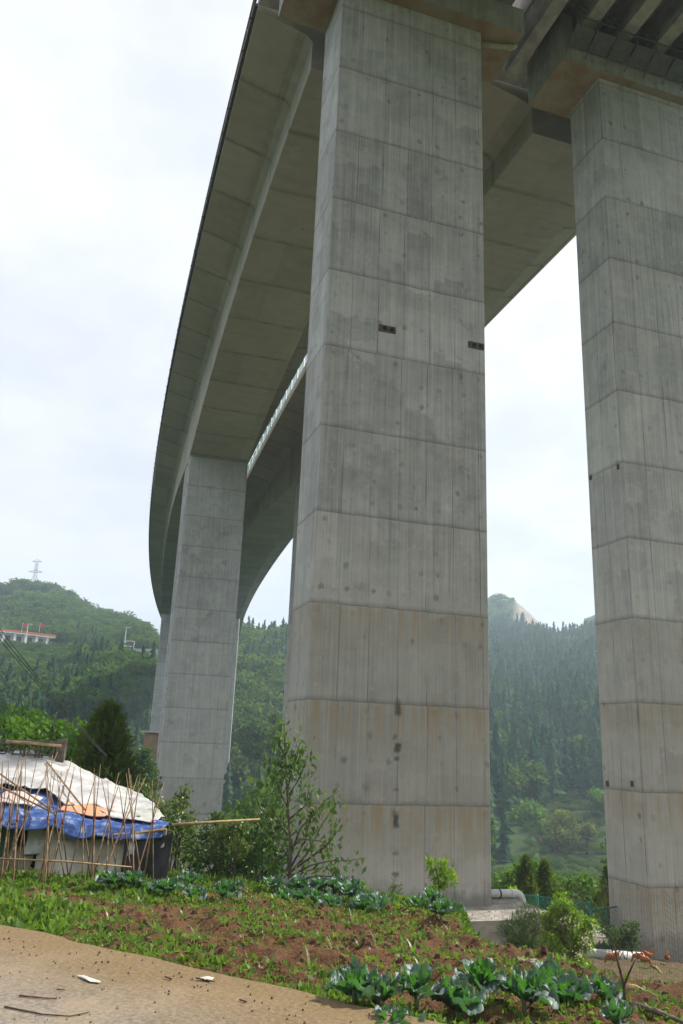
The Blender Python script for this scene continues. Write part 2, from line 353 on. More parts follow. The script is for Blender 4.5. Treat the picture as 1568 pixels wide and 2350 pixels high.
# ------------------------------------------------------------------ concrete
def concrete(name, L=2.3, z0=0.0, c1=(0.31, 0.31, 0.298), c2=(0.60, 0.60, 0.58), warm=0.0, seam=0.78, seed=0.0, stain=False, holes=1.0, line=1.0):
    g = NT(name); T = g.n('TexCoord'); o = g.n('SeparateXYZ', {0: T.outputs['Object']}).outputs
    nx = g.n('SeparateXYZ', {0: T.outputs['Normal']}).outputs[0]
    side = g.ma('GREATER_THAN', g.ma('ABSOLUTE', nx), 0.7)
    u = g.ma('ADD', g.ma('MULTIPLY', o[0], g.ma('SUBTRACT', 1.0, side)), g.ma('MULTIPLY', g.ma('ADD', o[1], 31.0), side))
    z = o[2]; sv = g.ma('ADD', u, seed * 13.7)
    p2 = g.comb(sv, z, seed)
    big = g.noise(p2, 0.55, 5, 0.6); med = g.noise(p2, 2.4, 6, 0.62); fin = g.noise(p2, 22, 4, 0.65)
    stre = g.noise(g.comb(g.ma('MULTIPLY', sv, 5.5), g.ma('MULTIPLY', z, 0.16), seed), 1.0, 5, 0.65)
    fine = g.noise(g.comb(g.ma('MULTIPLY', sv, 24.0), g.ma('MULTIPLY', z, 0.3), seed), 1.0, 3, 0.6)
    zl = g.ma('DIVIDE', g.ma('SUBTRACT', g.ma('ADD', z, g.ma('MULTIPLY', g.ma('SUBTRACT', med, 0.5), 0.07)), z0), L)
    lift = g.ma('FLOOR', zl); fz = g.ma('FRACT', zl)
    us = g.ma('DIVIDE', g.ma('ADD', u, g.ma('MULTIPLY', g.white(g.comb(lift, seed, 3.0)), 0.12)), seam)
    pan = g.ma('FLOOR', us); fu = g.ma('FRACT', us)
    tone = g.ma('ADD', g.ma('MULTIPLY', g.ma('SUBTRACT', big, 0.5), 0.85), g.ma('MULTIPLY', g.ma('SUBTRACT', med, 0.5), 0.9))
    tone = g.ma('ADD', tone, g.ma('MULTIPLY', g.ma('SUBTRACT', stre, 0.5), 1.15))
    tone = g.ma('ADD', tone, g.ma('MULTIPLY', g.ma('SUBTRACT', fine, 0.5), 1.2))
    tone = g.ma('ADD', tone, g.ma('MULTIPLY', g.ma('SUBTRACT', g.white(g.comb(lift, seed, 1.0)), 0.5), 0.34))
    tone = g.ma('ADD', tone, g.ma('MULTIPLY', g.ma('SUBTRACT', g.white(g.comb(pan, lift, seed)), 0.5), 0.22))
    tone = g.ma('ADD', tone, 0.5, clamp=True)
    c = g.mix(tone, c1, c2)
    pk = g.comb(g.ma('FLOOR', g.ma('DIVIDE', g.ma('ADD', u, g.ma('MULTIPLY', fin, .5)), .86)), g.ma('FLOOR', g.ma('DIVIDE', g.ma('ADD', z, g.ma('ADD', g.ma('MULTIPLY', med, 1.2), g.ma('MULTIPLY', fin, .25))), .62)), seed + 9.0)
    c = g.mix(g.mr(g.white(pk), .80, .88, 0, .20), c, tuple(x * .62 for x in c1)); c = g.mix(g.mr(g.white(g.vm('ADD', pk, (3, 1, 2))), .84, .9, 0, .2), c, tuple(min(1, x * 1.12) for x in c2))
    # dark blotches
    c = g.mix(g.mr(g.noise(g.vm('ADD', p2, (5.2, 1.3, 8)), 1.1, 7, 0.68), 0.56, 0.74, 0, 0.5), c, tuple(x * 0.5 for x in c1))
    c = g.mix(g.mr(g.noise(p2, 6.5, 5, 0.7), 0.60, 0.72, 0, 0.42), c, tuple(x * 0.45 for x in c1))
    bm_ = g.mr(g.noise(g.comb(g.ma('MULTIPLY', sv, 15.0), g.ma('MULTIPLY', z, 0.13), seed + 3.0), 1.0, 4, 0.6), 0.57, 0.66, 0, 0.30)
    c = g.mix(g.ma('MULTIPLY', bm_, g.mr(med, 0.35, 0.6, 0.3, 1.0)), c, tuple(x * 0.6 for x in c1))
    c = g.mix(g.mr(g.noise(g.vm('ADD', p2, (2.2, 9.3, 4)), 3.3, 6, 0.72), 0.58, 0.70, 0, 0.38), c, (0.64, 0.635, 0.61))
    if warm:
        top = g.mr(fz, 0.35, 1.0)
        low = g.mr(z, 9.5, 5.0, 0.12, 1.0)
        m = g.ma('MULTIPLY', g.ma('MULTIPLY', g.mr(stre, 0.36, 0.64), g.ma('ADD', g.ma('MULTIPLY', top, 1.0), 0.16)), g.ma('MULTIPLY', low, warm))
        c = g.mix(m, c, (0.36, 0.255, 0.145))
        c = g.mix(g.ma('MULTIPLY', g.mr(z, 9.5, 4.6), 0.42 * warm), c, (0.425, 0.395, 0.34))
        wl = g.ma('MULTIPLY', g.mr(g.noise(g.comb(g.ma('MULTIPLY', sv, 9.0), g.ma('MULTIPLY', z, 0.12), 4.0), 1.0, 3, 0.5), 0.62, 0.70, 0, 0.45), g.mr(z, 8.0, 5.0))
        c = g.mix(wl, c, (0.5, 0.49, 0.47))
        c = g.mix(g.mr(g.ma('ADD', z, g.ma('MULTIPLY', g.ma('SUBTRACT', med, 0.5), 0.9)), 0.55, 0.05, 0, 0.5), c, (0.13, 0.12, 0.105))
    # board seams
    su = g.ma('ABSOLUTE', g.ma('SUBTRACT', fu, 0.5))
    seamm = g.ma('MULTIPLY', g.mr(su, 0.472, 0.496), g.mr(g.noise(g.comb(g.ma('MULTIPLY', pan, 3.7), g.ma('MULTIPLY', z, 0.55), 9.0), 1.0, 3), 0.38, 0.66, 0.03, 0.8 * line))
    c = g.mix(seamm, c, (0.10, 0.098, 0.09))
    # horizontal joints, a pale lip above a dark line
    jd = g.ma('SUBTRACT', 0.5, g.ma('ABSOLUTE', g.ma('SUBTRACT', fz, 0.5)))
    wj = g.noise(g.comb(g.ma('MULTIPLY', sv, 1.6), lift, 2.0), 1.0, 4)
    c = g.mix(g.ma('MULTIPLY', g.mr(fz, 0.06, 0.012), 0.35), c, (0.16, 0.155, 0.145))
    c = g.mix(g.ma('MULTIPLY', g.mr(fz, 0.955, 0.99), g.mr(wj, 0.45, 0.65, 0, 0.5)), c, (0.47, 0.45, 0.42))
    joint = g.ma('MULTIPLY', g.mr(jd, 0.012, 0.003), g.mr(wj, 0.34, 0.62, 0.15, 0.85))
    c = g.mix(g.ma('MULTIPLY', joint, 0.55 * line), c, (0.085, 0.08, 0.072))
    # tie holes and patched spots
    cu = g.ma('DIVIDE', u, 0.62); cz = g.ma('DIVIDE', z, 0.58)
    ident = g.comb(g.ma('FLOOR', cu), g.ma('FLOOR', cz), seed + 5.0)
    dx = g.ma('MULTIPLY', g.ma('SUBTRACT', g.ma('FRACT', cu), g.ma('ADD', 0.5, g.ma('MULTIPLY', g.ma('SUBTRACT', g.white(ident), 0.5), 0.5))), 0.62)
    dz = g.ma('MULTIPLY', g.ma('SUBTRACT', g.ma('FRACT', cz), 0.5), 0.5)
    dd = g.ma('SQRT', g.ma('ADD', g.ma('MULTIPLY', dx, dx), g.ma('MULTIPLY', dz, dz)))
    dd = g.ma('ADD', dd, g.ma('MULTIPLY', g.ma('SUBTRACT', g.noise(p2, 7, 4), 0.5), 0.16))
    pres = g.mr(g.white(g.comb(g.ma('FLOOR', cz), g.ma('FLOOR', cu), seed + 2.0)), 0.35, 1.0)
    sz = g.ma('ADD', 0.03, g.ma('MULTIPLY', g.white(g.comb(g.ma('FLOOR', cu), seed, g.ma('FLOOR', cz))), 0.035))
    hole = g.ma('MULTIPLY', g.ma('MULTIPLY', g.mr(g.ma('SUBTRACT', dd, sz), 0.04, -0.02), g.ma('MULTIPLY', pres, g.mr(big, .38, .6, .25, 1.0))), 0.52 * holes)
    c = g.mix(hole, c, g.mix(g.white(ident), (0.075, 0.068, 0.06), (0.15, 0.105, 0.07)))
    if stain:
        du = g.ma('ADD', g.ma('SUBTRACT', o[0], 2.33), g.ma('MULTIPLY', g.ma('SUBTRACT', med, 0.5), 0.16))
        core = g.mr(g.ma('ABSOLUTE', du), 0.12, 0.03)
        seg = g.mr(g.noise(g.comb(0.0, g.ma('MULTIPLY', z, 1.9), 7.0), 1.0, 2), 0.50, 0.60)
        m = g.ma('MULTIPLY', g.ma('MULTIPLY', core, seg), g.ma('MULTIPLY', g.mr(z, 4.9, 4.3), 0.9))
        c = g.mix(m, c, (0.07, 0.068, 0.064))
    hgt = g.ma('SUBTRACT', g.ma('ADD', g.ma('MULTIPLY', med, 0.6), g.ma('MULTIPLY', fin, 0.3)), g.ma('ADD', g.ma('MULTIPLY', joint, 0.6), g.ma('MULTIPLY', seamm, 0.3)))
    return g.out(g.pbsdf(c, 0.88, bump=hgt, bs=0.5, bd=0.02, spec=0.2))

def deck_concrete(name, tone=1.0):
    g = NT(name); uv = g.n('TexCoord').outputs['UV']; s = g.n('SeparateXYZ', {0: uv}).outputs
    ww = g.noise(uv, 0.9, 4); big = g.noise(uv, 0.28, 5, 0.6); med = g.noise(uv, 1.4, 6, 0.65)
    acr = g.noise(g.comb(g.ma('MULTIPLY', s[0], 0.25), g.ma('MULTIPLY', s[1], 2.2), 0.0), 1.0, 5, 0.6)
    vs = g.ma('ADD', s[1], g.ma('MULTIPLY', g.ma('SUBTRACT', ww, 0.5), 0.25))
    seg = g.ma('DIVIDE', vs, 3.4); fs = g.ma('FRACT', seg)
    t = g.ma('ADD', g.ma('ADD', g.ma('MULTIPLY', big, 0.7), g.ma('MULTIPLY', med, 0.55)), g.ma('MULTIPLY', acr, 0.5))
    t = g.ma('ADD', g.ma('SUBTRACT', t, 0.42), g.ma('MULTIPLY', g.ma('SUBTRACT', g.white(g.comb(g.ma('FLOOR', seg), g.ma('FLOOR', g.ma('DIVIDE', s[0], 2.05)), 1.0)), 0.5), 0.3), clamp=True)
    c = g.mix(t, tuple(x * tone for x in (0.198, 0.186, 0.155)), tuple(x * tone for x in (0.37, 0.352, 0.30)))
    j = g.ma('SUBTRACT', 0.5, g.ma('ABSOLUTE', g.ma('SUBTRACT', fs, 0.5)))
    c = g.mix(g.ma('MULTIPLY', g.mr(j, 0.07, 0.0, 0, 0.42), g.mr(med, .35, .6)), c, (0.09, 0.09, 0.075))
    c = g.mix(g.ma('MULTIPLY', g.mr(j, 0.012, 0.004), g.mr(acr, .42, .6, 0.05, .5)), c, (0.075, 0.075, 0.062))
    c = g.mix(g.mr(g.noise(uv, 3.1, 3, 0.5), 0.70, 0.76, 0, 0.55), c, (0.06, 0.055, 0.04))
    c = g.mix(g.mr(g.noise(g.vm('ADD', uv, (7, 3, 0)), 0.6, 6, 0.7), 0.58, 0.7, 0, 0.35), c, tuple(x * tone for x in (0.38, 0.385, 0.31)))
    return g.out(g.pbsdf(c, 0.9, bump=med, bs=0.3, bd=0.02, spec=0.15))

def cap_concrete(name):
    g = NT(name); T = g.n('TexCoord'); o = T.outputs['Object']
    nz = g.n('SeparateXYZ', {0: T.outputs['Normal']}).outputs[2]
    med = g.noise(o, 1.6, 6, 0.65); big = g.noise(o, 0.7, 5, 0.6)
    s = g.n('SeparateXYZ', {0: o}).outputs
    stre = g.noise(g.comb(g.ma('MULTIPLY', s[0], 6.0), g.ma('MULTIPLY', s[1], 6.0), g.ma('MULTIPLY', s[2], 0.4)), 1.0, 5, 0.6)
    c = g.mix(g.mr(g.ma('ADD', g.ma('MULTIPLY', med, 0.5), g.ma('MULTIPLY', stre, 0.5)), 0.3, 0.7), (0.24, 0.24, 0.228), (0.43, 0.428, 0.41))
    under = g.mr(nz, -0.5, -0.9)
    ply = g.mix(g.mr(big, 0.36, 0.66), (0.27, 0.18, 0.11), (0.34, 0.285, 0.2))
    ply = g.mix(g.mr(med, 0.4, 0.62, 0, 0.85), ply, (0.32, 0.29, 0.21))
    c = g.mix(under, c, ply)
    return g.out(g.pbsdf(c, 0.88, bump=med, bs=0.4, bd=0.02, spec=0.2))

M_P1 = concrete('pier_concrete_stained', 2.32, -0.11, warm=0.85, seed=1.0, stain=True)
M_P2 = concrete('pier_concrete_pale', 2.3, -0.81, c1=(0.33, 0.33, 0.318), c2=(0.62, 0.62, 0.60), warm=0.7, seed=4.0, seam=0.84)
M_P3 = concrete('pier_concrete_smooth', 2.25, 8.39 - 2.25 * 4, c1=(0.30, 0.302, 0.293), c2=(0.49, 0.49, 0.475), seed=8.0, holes=0.25, seam=0.9, line=0.75)
M_DECK = deck_concrete('deck_concrete', 1.36)
M_DECK2 = deck_concrete('beam_concrete', 0.85)
M_CAP = cap_concrete('crosshead_concrete')
M_BEAM = simple('beam_grey_concrete', (0.37, 0.365, 0.345), 0.9, 0.25, 2.0, bump=0.3)
M_FOOT = simple('footing_concrete', (0.30, 0.275, 0.24), 0.9, 0.35, 3.0, bump=0.4)
M_RAIL = simple('rail_brown_steel', (0.075, 0.06, 0.048), 0.55, 0.3, 5)
M_GREEN = simple('green_painted_steel', (0.012, 0.20, 0.135), 0.45, 0.2, 5)
M_DKGREEN = simple('green_screen_steel', (0.10, 0.24, 0.215), 0.5, 0.2, 5)
M_STEEL = simple('galvanised_steel', (0.11, 0.115, 0.115), 0.5, 0.2, 5, spec=0.5)
M_PVC = simple('white_pvc', (0.66, 0.66, 0.65), 0.35, 0.06, 3, spec=0.5)
M_CREAM = simple('cream_pvc', (0.44, 0.43, 0.34), 0.5, 0.15, 3)
M_RUST = simple('rusty_iron', (0.10, 0.075, 0.06), 0.9, 0.4, 9, bump=0.4)
M_DARK = simple('dark_hole', (0.018, 0.014, 0.012), 0.9, 0.2, 9)

# ------------------------------------------------------------------ bridge: s runs along the axis away from the camera, t to the right
TH, KAP = math.radians(-17.62), 0.00102
P0 = (-0.64, 19.25)
def BP(s, t, z):
    if s >= 0:
        h = TH + KAP * s
        x = P0[0] + (-math.cos(h) + math.cos(TH)) / KAP; y = P0[1] + (math.sin(h) - math.sin(TH)) / KAP
    else:
        h = TH; x = P0[0] + s * math.sin(h); y = P0[1] + s * math.cos(h)
    return Vector((x + t * math.cos(h), y - t * math.sin(h), z))
def BH(s): return -(TH + KAP * max(s, 0))     # rotation about z of a thing square to the axis
def soffit(s, sp=(38.6, 121.0), L1=32., L2=40.):
    z = 22.9; d = 0
    for i, p in enumerate(sp):
        L = (L1 if i == 0 else L2) if s < p else L2
        d = max(d, max(0, 1 - max(0, abs(s - p) - 1.2) / L) ** 1.7)
    return z - 2.9 * d

def girder(name, off, label, s0=3.6, s1=186.0, width=8.3, box=4.3, left=2.05):
    root = empty(name, BP(s0, off, 24.0)); inv = root.location.copy()
    N = 150; ss = s0 + (s1 - s0) * (np.linspace(0, 1, N) ** 1.25)
    rt = width - left - box
    def prof(s):
        zb = soffit(s)
        return [(-left, 25.05), (-left, 24.72), (-left + 0.25, 24.66), (-0.25, 24.28), (0.0, 24.05), (0.0, zb + 0.03), (0.03, zb), (box - 0.03, zb), (box, zb + 0.03), (box, 24.05),
                (box + 0.25, 24.28), (box + rt - 0.25, 24.66), (box + rt, 24.72), (box + rt, 25.05)]
    K = 14; us = [0, .33, .6, 2.4, 2.75, 4.5, 4.55, 8.8, 8.85, 10.6, 10.95, 12.8, 13.1, 13.4]
    vs = []; uvs = []; fs = []
    for s in ss:
        for (t, z), u in zip(prof(s), us): vs.append(BP(s, off + t, z) - inv); uvs.append((u, s))
    for i in range(N - 1):
        for k in range(K): a = i * K + k; b = i * K + (k + 1) % K; fs.append((b, a, a + K, b + K))
    fs.append(tuple(range(K)))
    me = bpy.data.meshes.new('box_girder'); me.from_pydata(vs, [], fs)
    l = me.uv_layers.new(name='UVMap')
    for i, lp in enumerate(me.loops): l.data[i].uv = uvs[lp.vertex_index]
    me.update(); me.materials.append(M_DECK)
    obj('box_girder', me, None, root)
    tag(root, label, 'bridge deck', 'bridge decks of the viaduct')
    def strip(nm, t0, t1, z0, z1, m):
        b = MB(); prev = None
        for s in np.concatenate([np.arange(s0, 60, 2.0), np.arange(60, s1, 4.0)]):
            q = [BP(s, off + t, z) - inv for t, z in ((t0, z0), (t1, z0), (t1, z1), (t0, z1))]
            n0 = len(b.v); b.v += [tuple(p) for p in q]; b.uv += [(0.5, s), (0.9, s), (1.4, s), (1.9, s)]
            if prev is not None:
                for k in range(4): b.f.append((prev + k, prev + (k + 1) % 4, n0 + (k + 1) % 4, n0 + k))
            else: b.f.append((n0, n0 + 3, n0 + 2, n0 + 1))
            prev = n0
        return b.build(nm, m, root, uv=True)
    strip('kerb', -left + 0.02, -left + 0.3, 25.052, 25.4, M_DECK)
    strip('kerb', box + rt - 0.3, box + rt - 0.02, 25.052, 25.4, M_DECK)
    return root, inv, strip, box + rt

dk, inv, strip, tr = girder('bridge_deck', 0.0, 'left concrete box girder deck with brown railing, curving away to the left')
r = strip('railing', -2.18, -2.06, 24.88, 25.0, M_RAIL)
for nm, z in (('top_rail', 26.0), ('middle_rail', 25.5)):
    b = MB(); b.tube([BP(s, -2.1, z) - inv for s in np.arange(3.6, 186, 3)], 0.04, 6); b.build(nm, M_RAIL, r)
for s in np.concatenate([np.arange(4.2, 120, 1.5)]):
    b = MB(); p = [BP(s + ds, t, z) - inv for z in (24.84, 26.02) for ds, t in ((-.02, -2.15), (.02, -2.15), (.02, -2.08), (-.02, -2.08))]
    q = [BP(s + ds, t, z) - inv for z in (24.90, 24.95) for ds, t in ((-.025, -2.25), (.025, -2.25), (.025, -2.17), (-.025, -2.17))]
    b.hexa(p[:4], [BP(s + ds, t, 24.96) - inv for ds, t in ((-.02, -2.15), (.02, -2.15), (.02, -2.08), (-.02, -2.08))]); b.hexa(q[:4], q[4:])
    b.tube([BP(s, -2.1, 25.0) - inv, BP(s, -2.1, 26.0) - inv], 0.03, 5)
    b.build('rail_post', M_RAIL, r)

dk2, inv2, strip2, tr2 = girder('bridge_deck', 8.9, 'right concrete box girder deck with green screens along its inner edge', width=8.6, left=2.08)
b2 = MB(); posts = []
for i, s in enumerate(np.arange(4.0, 118, 2.0)):
    posts.append(MB().tube([BP(s, 6.92, 25.3) - inv2, BP(s, 6.92, 26.35) - inv2], 0.035, 5))
    for zz in (25.5, 25.62, 25.74, 25.86, 25.98, 26.1, 26.22, 26.34):
        b2.tube([BP(s, 6.92, zz) - inv2, BP(s + 1.45, 6.92, zz) - inv2], 0.012 if zz < 26.3 else 0.03, 4)
    for k in range(1, 5):
        b2.tube([BP(s + k * .36, 6.92, 25.5) - inv2, BP(s + k * .36, 6.92, 26.34) - inv2], 0.012, 4)
sc_ = b2.build('screen_fence', M_DKGREEN, dk2)
for b in posts: b.build('screen_post', M_DKGREEN, sc_)
strip2('outer_parapet', tr2 + 8.9 - 8.9 - 0.02, tr2 + 0.14, 24.66, 25.5, M_DECK)

# approach spans: T-beams on the two end piers
def approach(name, off, zc, label, left, right, nb, b0):
    s0, s1 = -34.0, 3.45
    root = empty(name, BP(-6, off, 24.0), BH(0)); tag(root, label, 'bridge deck', 'beam decks of the approach spans')
    b = MB(); L0, L1 = s0 + 6, s1 + 6; dz = zc - 22.6
    b.box(left, right, L0, L1, 24.78 - 24, 25.05 - 24)
    sl = b.build('deck_slab', M_BEAM, root)
    b = MB(); b.box(left, left + .3, L0, L1, 1.054, 2.0); b.build('parapet', M_BEAM, sl)
    b = MB(); b.box(right - .3, right, L0, L1, 1.054, 2.0); b.build('parapet', M_BEAM, sl)
    for k in range(nb):
        t = b0 + 1.4 * k; b = MB(); zb = zc + 1.12 - 24
        b.hexa([(t - .24, L0, zb), (t + .24, L0, zb), (t + .24, L1 - 1.6, zb), (t - .24, L1 - 1.6, zb)], [(t - .24, L0, zb + .3), (t + .24, L0, zb + .3), (t + .24, L1 - 1.6, zb + .3), (t - .24, L1 - 1.6, zb + .3)])
        b.hexa([(t - .13, L0, zb + .3), (t + .13, L0, zb + .3), (t + .13, L1 - 1.6, zb + .3), (t - .13, L1 - 1.6, zb + .3)], [(t - .16, L0, .777), (t + .16, L0, .777), (t + .16, L1 - 1.6, .777), (t - .16, L1 - 1.6, .777)])
        b.build('girder_beam', M_BEAM, root)
    return root
approach('beam_deck', 0.0, 22.6, 'left approach deck of concrete beams seen edge-on above the big front pier', -2.05, 6.25, 5, -0.6)
approach('beam_deck', 8.9, 22.3, 'right approach deck with dark gaps between pale concrete beams', -2.1, 6.5, 6, -1.9)

# ------------------------------------------------------------------ piers
def chamf(x0, x1, y0, y1, c):
    return [(x0 + c, y0), (x1 - c, y0), (x1, y0 + c), (x1, y1 - c), (x1 - c, y1), (x0 + c, y1), (x0, y1 - c), (x0, y0 + c)]
def rounded(x0, x1, y0, y1, r, n=5):
    pts = []
    for cx, cy, a0 in ((x1 - r, y0 + r, -90), (x1 - r, y1 - r, 0), (x0 + r, y1 - r, 90), (x0 + r, y0 + r, 180)):
        for k in range(n + 1):
            a = math.radians(a0 + 90 * k / n); pts.append((cx + r * math.cos(a), cy + r * math.sin(a)))
    return pts
B1 = -3.55; B2 = -4.70
p1 = empty('bridge_pier', BP(0, 0, B1), BH(0))
tag(p1, 'big weathered concrete pier in the middle with a dark drip stain', 'bridge pier', 'piers of the viaduct')
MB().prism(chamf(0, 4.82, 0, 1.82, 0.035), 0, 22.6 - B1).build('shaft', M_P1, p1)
cb = MB().box(-1.62, 6.15, -0.45, 1.75, 22.604 - B1, 23.62 - B1)
for t in (-.6, .8, 2.2, 3.6, 5.0): cb.box(t - .22, t + .22, -.25, .4, 23.62 - B1, 23.72 - B1)
c1 = cb.build('crosshead', M_CAP, p1)
pp = MB().tube([(4.83, .30, 22.45 - B1), (5.95, .05, 22.47 - B1), (6.06, .03, 22.52 - B1), (6.09, .02, 22.6 - B1)], 0.085, 10).build('drain_pipe', M_CREAM, p1, True)
MB().tube([(5.84, .075, 22.468 - B1), (5.94, .052, 22.47 - B1)], 0.105, 10).build('pipe_collar', M_CREAM, pp, True)
MB().tube([(5.2, .217, 22.457 - B1), (5.23, .21, 22.457 - B1)], 0.1, 10).build('pipe_collar', M_CREAM, pp, True)
def pocket(x, z, w):
    b = MB().box(x - w * .5, x + w * .5, -.022, .004, z - .1, z + .1).build('embedded_plate', M_RUST, p1)
    for k in (-.07, .14): MB().tube([(x + k, -.034, z), (x + k, -.02, z)], .062, 10).build('anchor_hole', M_DARK, b)
a, t_ = azt(896, 757); pocket(1.78, t_ * 19.85 - B1, .5)
a, t_ = azt(1089, 792); pocket(4.52, t_ * 20.9 - B1, .5)
# footing of the middle pier
ft = empty('pier_footing', BP(0, 0, -4.75), BH(0)); tag(ft, 'low concrete footing block under the middle pier, gravel strewn on top', 'footing')
b = MB().prism([(-.9, -1.5), (5.1, -1.5), (5.9, -.85), (5.9, 2.9), (-.9, 2.9)], 0, 1.196); b.build('concrete_block', M_FOOT, ft)
b = MB()
for k in range(420):
    x = rnd.uniform(1.5, 5.35); y = rnd.uniform(-1.4, 0.2 if x < 4.9 else 2.0)
    if x < 4.9 and y > -0.05: continue
    r_ = rnd.uniform(.012, .045) * (1.6 if rnd.random() < .06 else 1); n_ = 5
    b.add([(x + r_ * math.cos(6.28 * i / n_ + k) * rnd.uniform(.7, 1.2), y + r_ * math.sin(6.28 * i / n_ + k), 1.19) for i in range(n_)] + [(x, y, 1.196 + r_ * rnd.uniform(.6, 1.1))], [(i, (i + 1) % n_, n_) for i in range(n_)])
gv = b.build('gravel', simple('pale_gravel', (0.40, 0.37, 0.33), 0.9, 0.4, 25), ft); gv['kind'] = 'stuff'

p2 = empty('bridge_pier', BP(-.05, 9.26, B2), BH(0))
tag(p2, 'pale concrete pier at the right edge of the picture with hens at its foot', 'bridge pier', 'piers of the viaduct')
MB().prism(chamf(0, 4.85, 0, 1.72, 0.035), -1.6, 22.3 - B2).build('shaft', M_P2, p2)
cb = MB().box(-1.55, 6.3, -0.28, 1.95, 22.304 - B2, 23.35 - B2).box(-1.55, -1.15, -0.28, 1.95, 23.35 - B2, 24.25 - B2)
for k in range(6): cb.box(-2.26 + 1.4 * k - .22, -2.26 + 1.4 * k + .22, -.1, .5, 23.35 - B2, 23.42 - B2) if k else None
cb.build('crosshead', M_CAP, p2)
wk = MB(); wz = 22.85 - B2
for k in range(10):
    x0 = -1.45 + k * .78
    wk.hexa([(x0 + .03, -.36, wz - .02), (x0 + .72, -.36, wz - .02), (x0 + .72, -.98, wz + .22), (x0 + .03, -.98, wz + .22)],
            [(x0 + .03, -.36, wz), (x0 + .72, -.36, wz), (x0 + .72, -.98, wz + .24), (x0 + .03, -.98, wz + .24)])
wo = wk.build('inspection_walkway', M_STEEL, p2)
wk = MB()
for k in range(11):
    x0 = -1.45 + k * .78 - .03
    wk.tube([(x0, -.29, wz - .28), (x0, -1.02, wz + .2), (x0, -1.05, wz + .95)], .022, 5)
for z_ in (.5, .72, .95): wk.tube([(-1.5, -1.05, wz + z_), (6.3, -1.05, wz + z_)], .02, 5)
wk.build('walkway_rail', M_STEEL, wo)
for x_, z_ in ((-1, 0),):
    for px, py in ((1387, 1798), (1455, 1799), (1408, 1071), (1354, 1098)):
        pass
for y_, px, py, D in ((.42, 1455, 1799, 23.75), (1.5, 1387, 1798, 24.7), (.2, 1408, 1071, 23.6), (1.55, 1354, 1098, 24.8)):
    a, t_ = azt(px, py)
    MB().box(-.02, .003, y_ - .055, y_ + .055, t_ * D - B2 - .075, t_ * D - B2 + .075).build('rusty_plate', M_RUST, p2)

def twin(s, t, base, top, label, w=4.36, dpt=1.5, gap=1.0):
    p = empty('bridge_pier', BP(s, t, base), BH(s)); tag(p, label, 'bridge pier', 'piers of the viaduct')
    MB().prism(rounded(0, w, 0, dpt, .22), 0, top - base).build('front_wall', M_P3, p)
    MB().prism(rounded(0, w, dpt + gap, 2 * dpt + gap, .22), 0, top - base).build('rear_wall', M_P3, p)
    return p
twin(37.6, 0.0, -11.0, soffit(38.6), 'tall smooth pier left of centre made of two thin concrete walls')
twin(37.6, 8.9, -11.0, soffit(38.6), 'twin-walled pier hidden behind the big middle pier')
twin(119.4, 0.0, -19.0, soffit(121.0), 'farthest pier, its edge showing left of the smooth twin-walled pier')
twin(119.4, 8.9, -19.0, soffit(121.0), 'farthest pier, its sunlit edge showing right of the smooth twin-walled pier')
# ------------------------------------------------------------------ leaves
def unit(n, r):
    v = r.normal(size=(n, 3)); return v / np.linalg.norm(v, axis=1, keepdims=True)
def leafquads(C, L, W, r, axis=None, spread=1.0, fold=0.25, fl=0.0):
    """one folded diamond per point in C; axis = mean pointing direction"""
    n = len(C); a = unit(n, r) * spread
    if axis is not None: a = a + np.asarray(axis)
    a /= np.linalg.norm(a, axis=1, keepdims=True) + 1e-9
    q = unit(n, r)
    if fl: q[:, 2] *= (1 - fl)
    b = np.cross(a, q); b /= np.linalg.norm(b, axis=1, keepdims=True) + 1e-9
    c = np.cross(a, b)
    k = r.uniform(.7, 1.25, (n, 1)); L = L * k; W = W * k
    V = np.stack([C, C + a * L * .45 + b * W * .5 + c * W * fold, C + a * L, C + a * L * .45 - b * W * .5 + c * W * fold], 1).reshape(-1, 3)
    return V, np.arange(4 * n).reshape(n, 4)
def clump_tint(C, r, s=1.2):
    t = vn(C[:, 0] * s + C[:, 2] * .7, C[:, 1] * s + C[:, 2] * s, 11) * .6 + r.uniform(0, 1, len(C)) * .4
    return np.clip(t, 0, 1)

LM = dict(
    broad=leafmat('leaf_bright_green', (0.035, 0.105, 0.012), (0.125, 0.255, 0.03), 0.45, 0.015),
    dark=leafmat('leaf_dark_green', (0.022, 0.066, 0.016), (0.085, 0.17, 0.034), 0.4, 0.03),
    shrub=leafmat('leaf_shrub_green', (0.04, 0.085, 0.016), (0.14, 0.215, 0.04), 0.42, 0.05),
    glossy=leafmat('leaf_glossy', (0.04, 0.095, 0.022), (0.13, 0.225, 0.05), 0.45, 0.022, 0.45),
    lime=leafmat('leaf_lime', (0.09, 0.21, 0.016), (0.27, 0.43, 0.035), 0.5, 0.01),
    juniper=leafmat('needles_juniper', (0.03, 0.066, 0.016), (0.135, 0.19, 0.038), 0.38, 0.0),
    feather=leafmat('leaf_feathery', (0.03, 0.065, 0.022), (0.085, 0.15, 0.04), 0.35, 0.03),
    weed=leafmat('leaf_weed', (0.05, 0.12, 0.018), (0.18, 0.30, 0.045), 0.5, 0.02),
    hillc=leafmat('needles_hill', (0.009, 0.036, 0.022), (0.062, 0.122, 0.050), 0.2, 0.0),
    hillb=leafmat('leaf_hill', (0.014, 0.054, 0.018), (0.125, 0.205, 0.05), 0.38, 0.0),
    olive=leafmat('leaf_olive', (0.10, 0.13, 0.03), (0.20, 0.24, 0.06), 0.4, 0.0))
M_BARK = simple('bark', (0.085, 0.065, 0.048), 0.95, 0.4, 14, bump=0.4)
M_BARK2 = simple('bark_pale', (0.16, 0.13, 0.10), 0.95, 0.35, 14, bump=0.4)

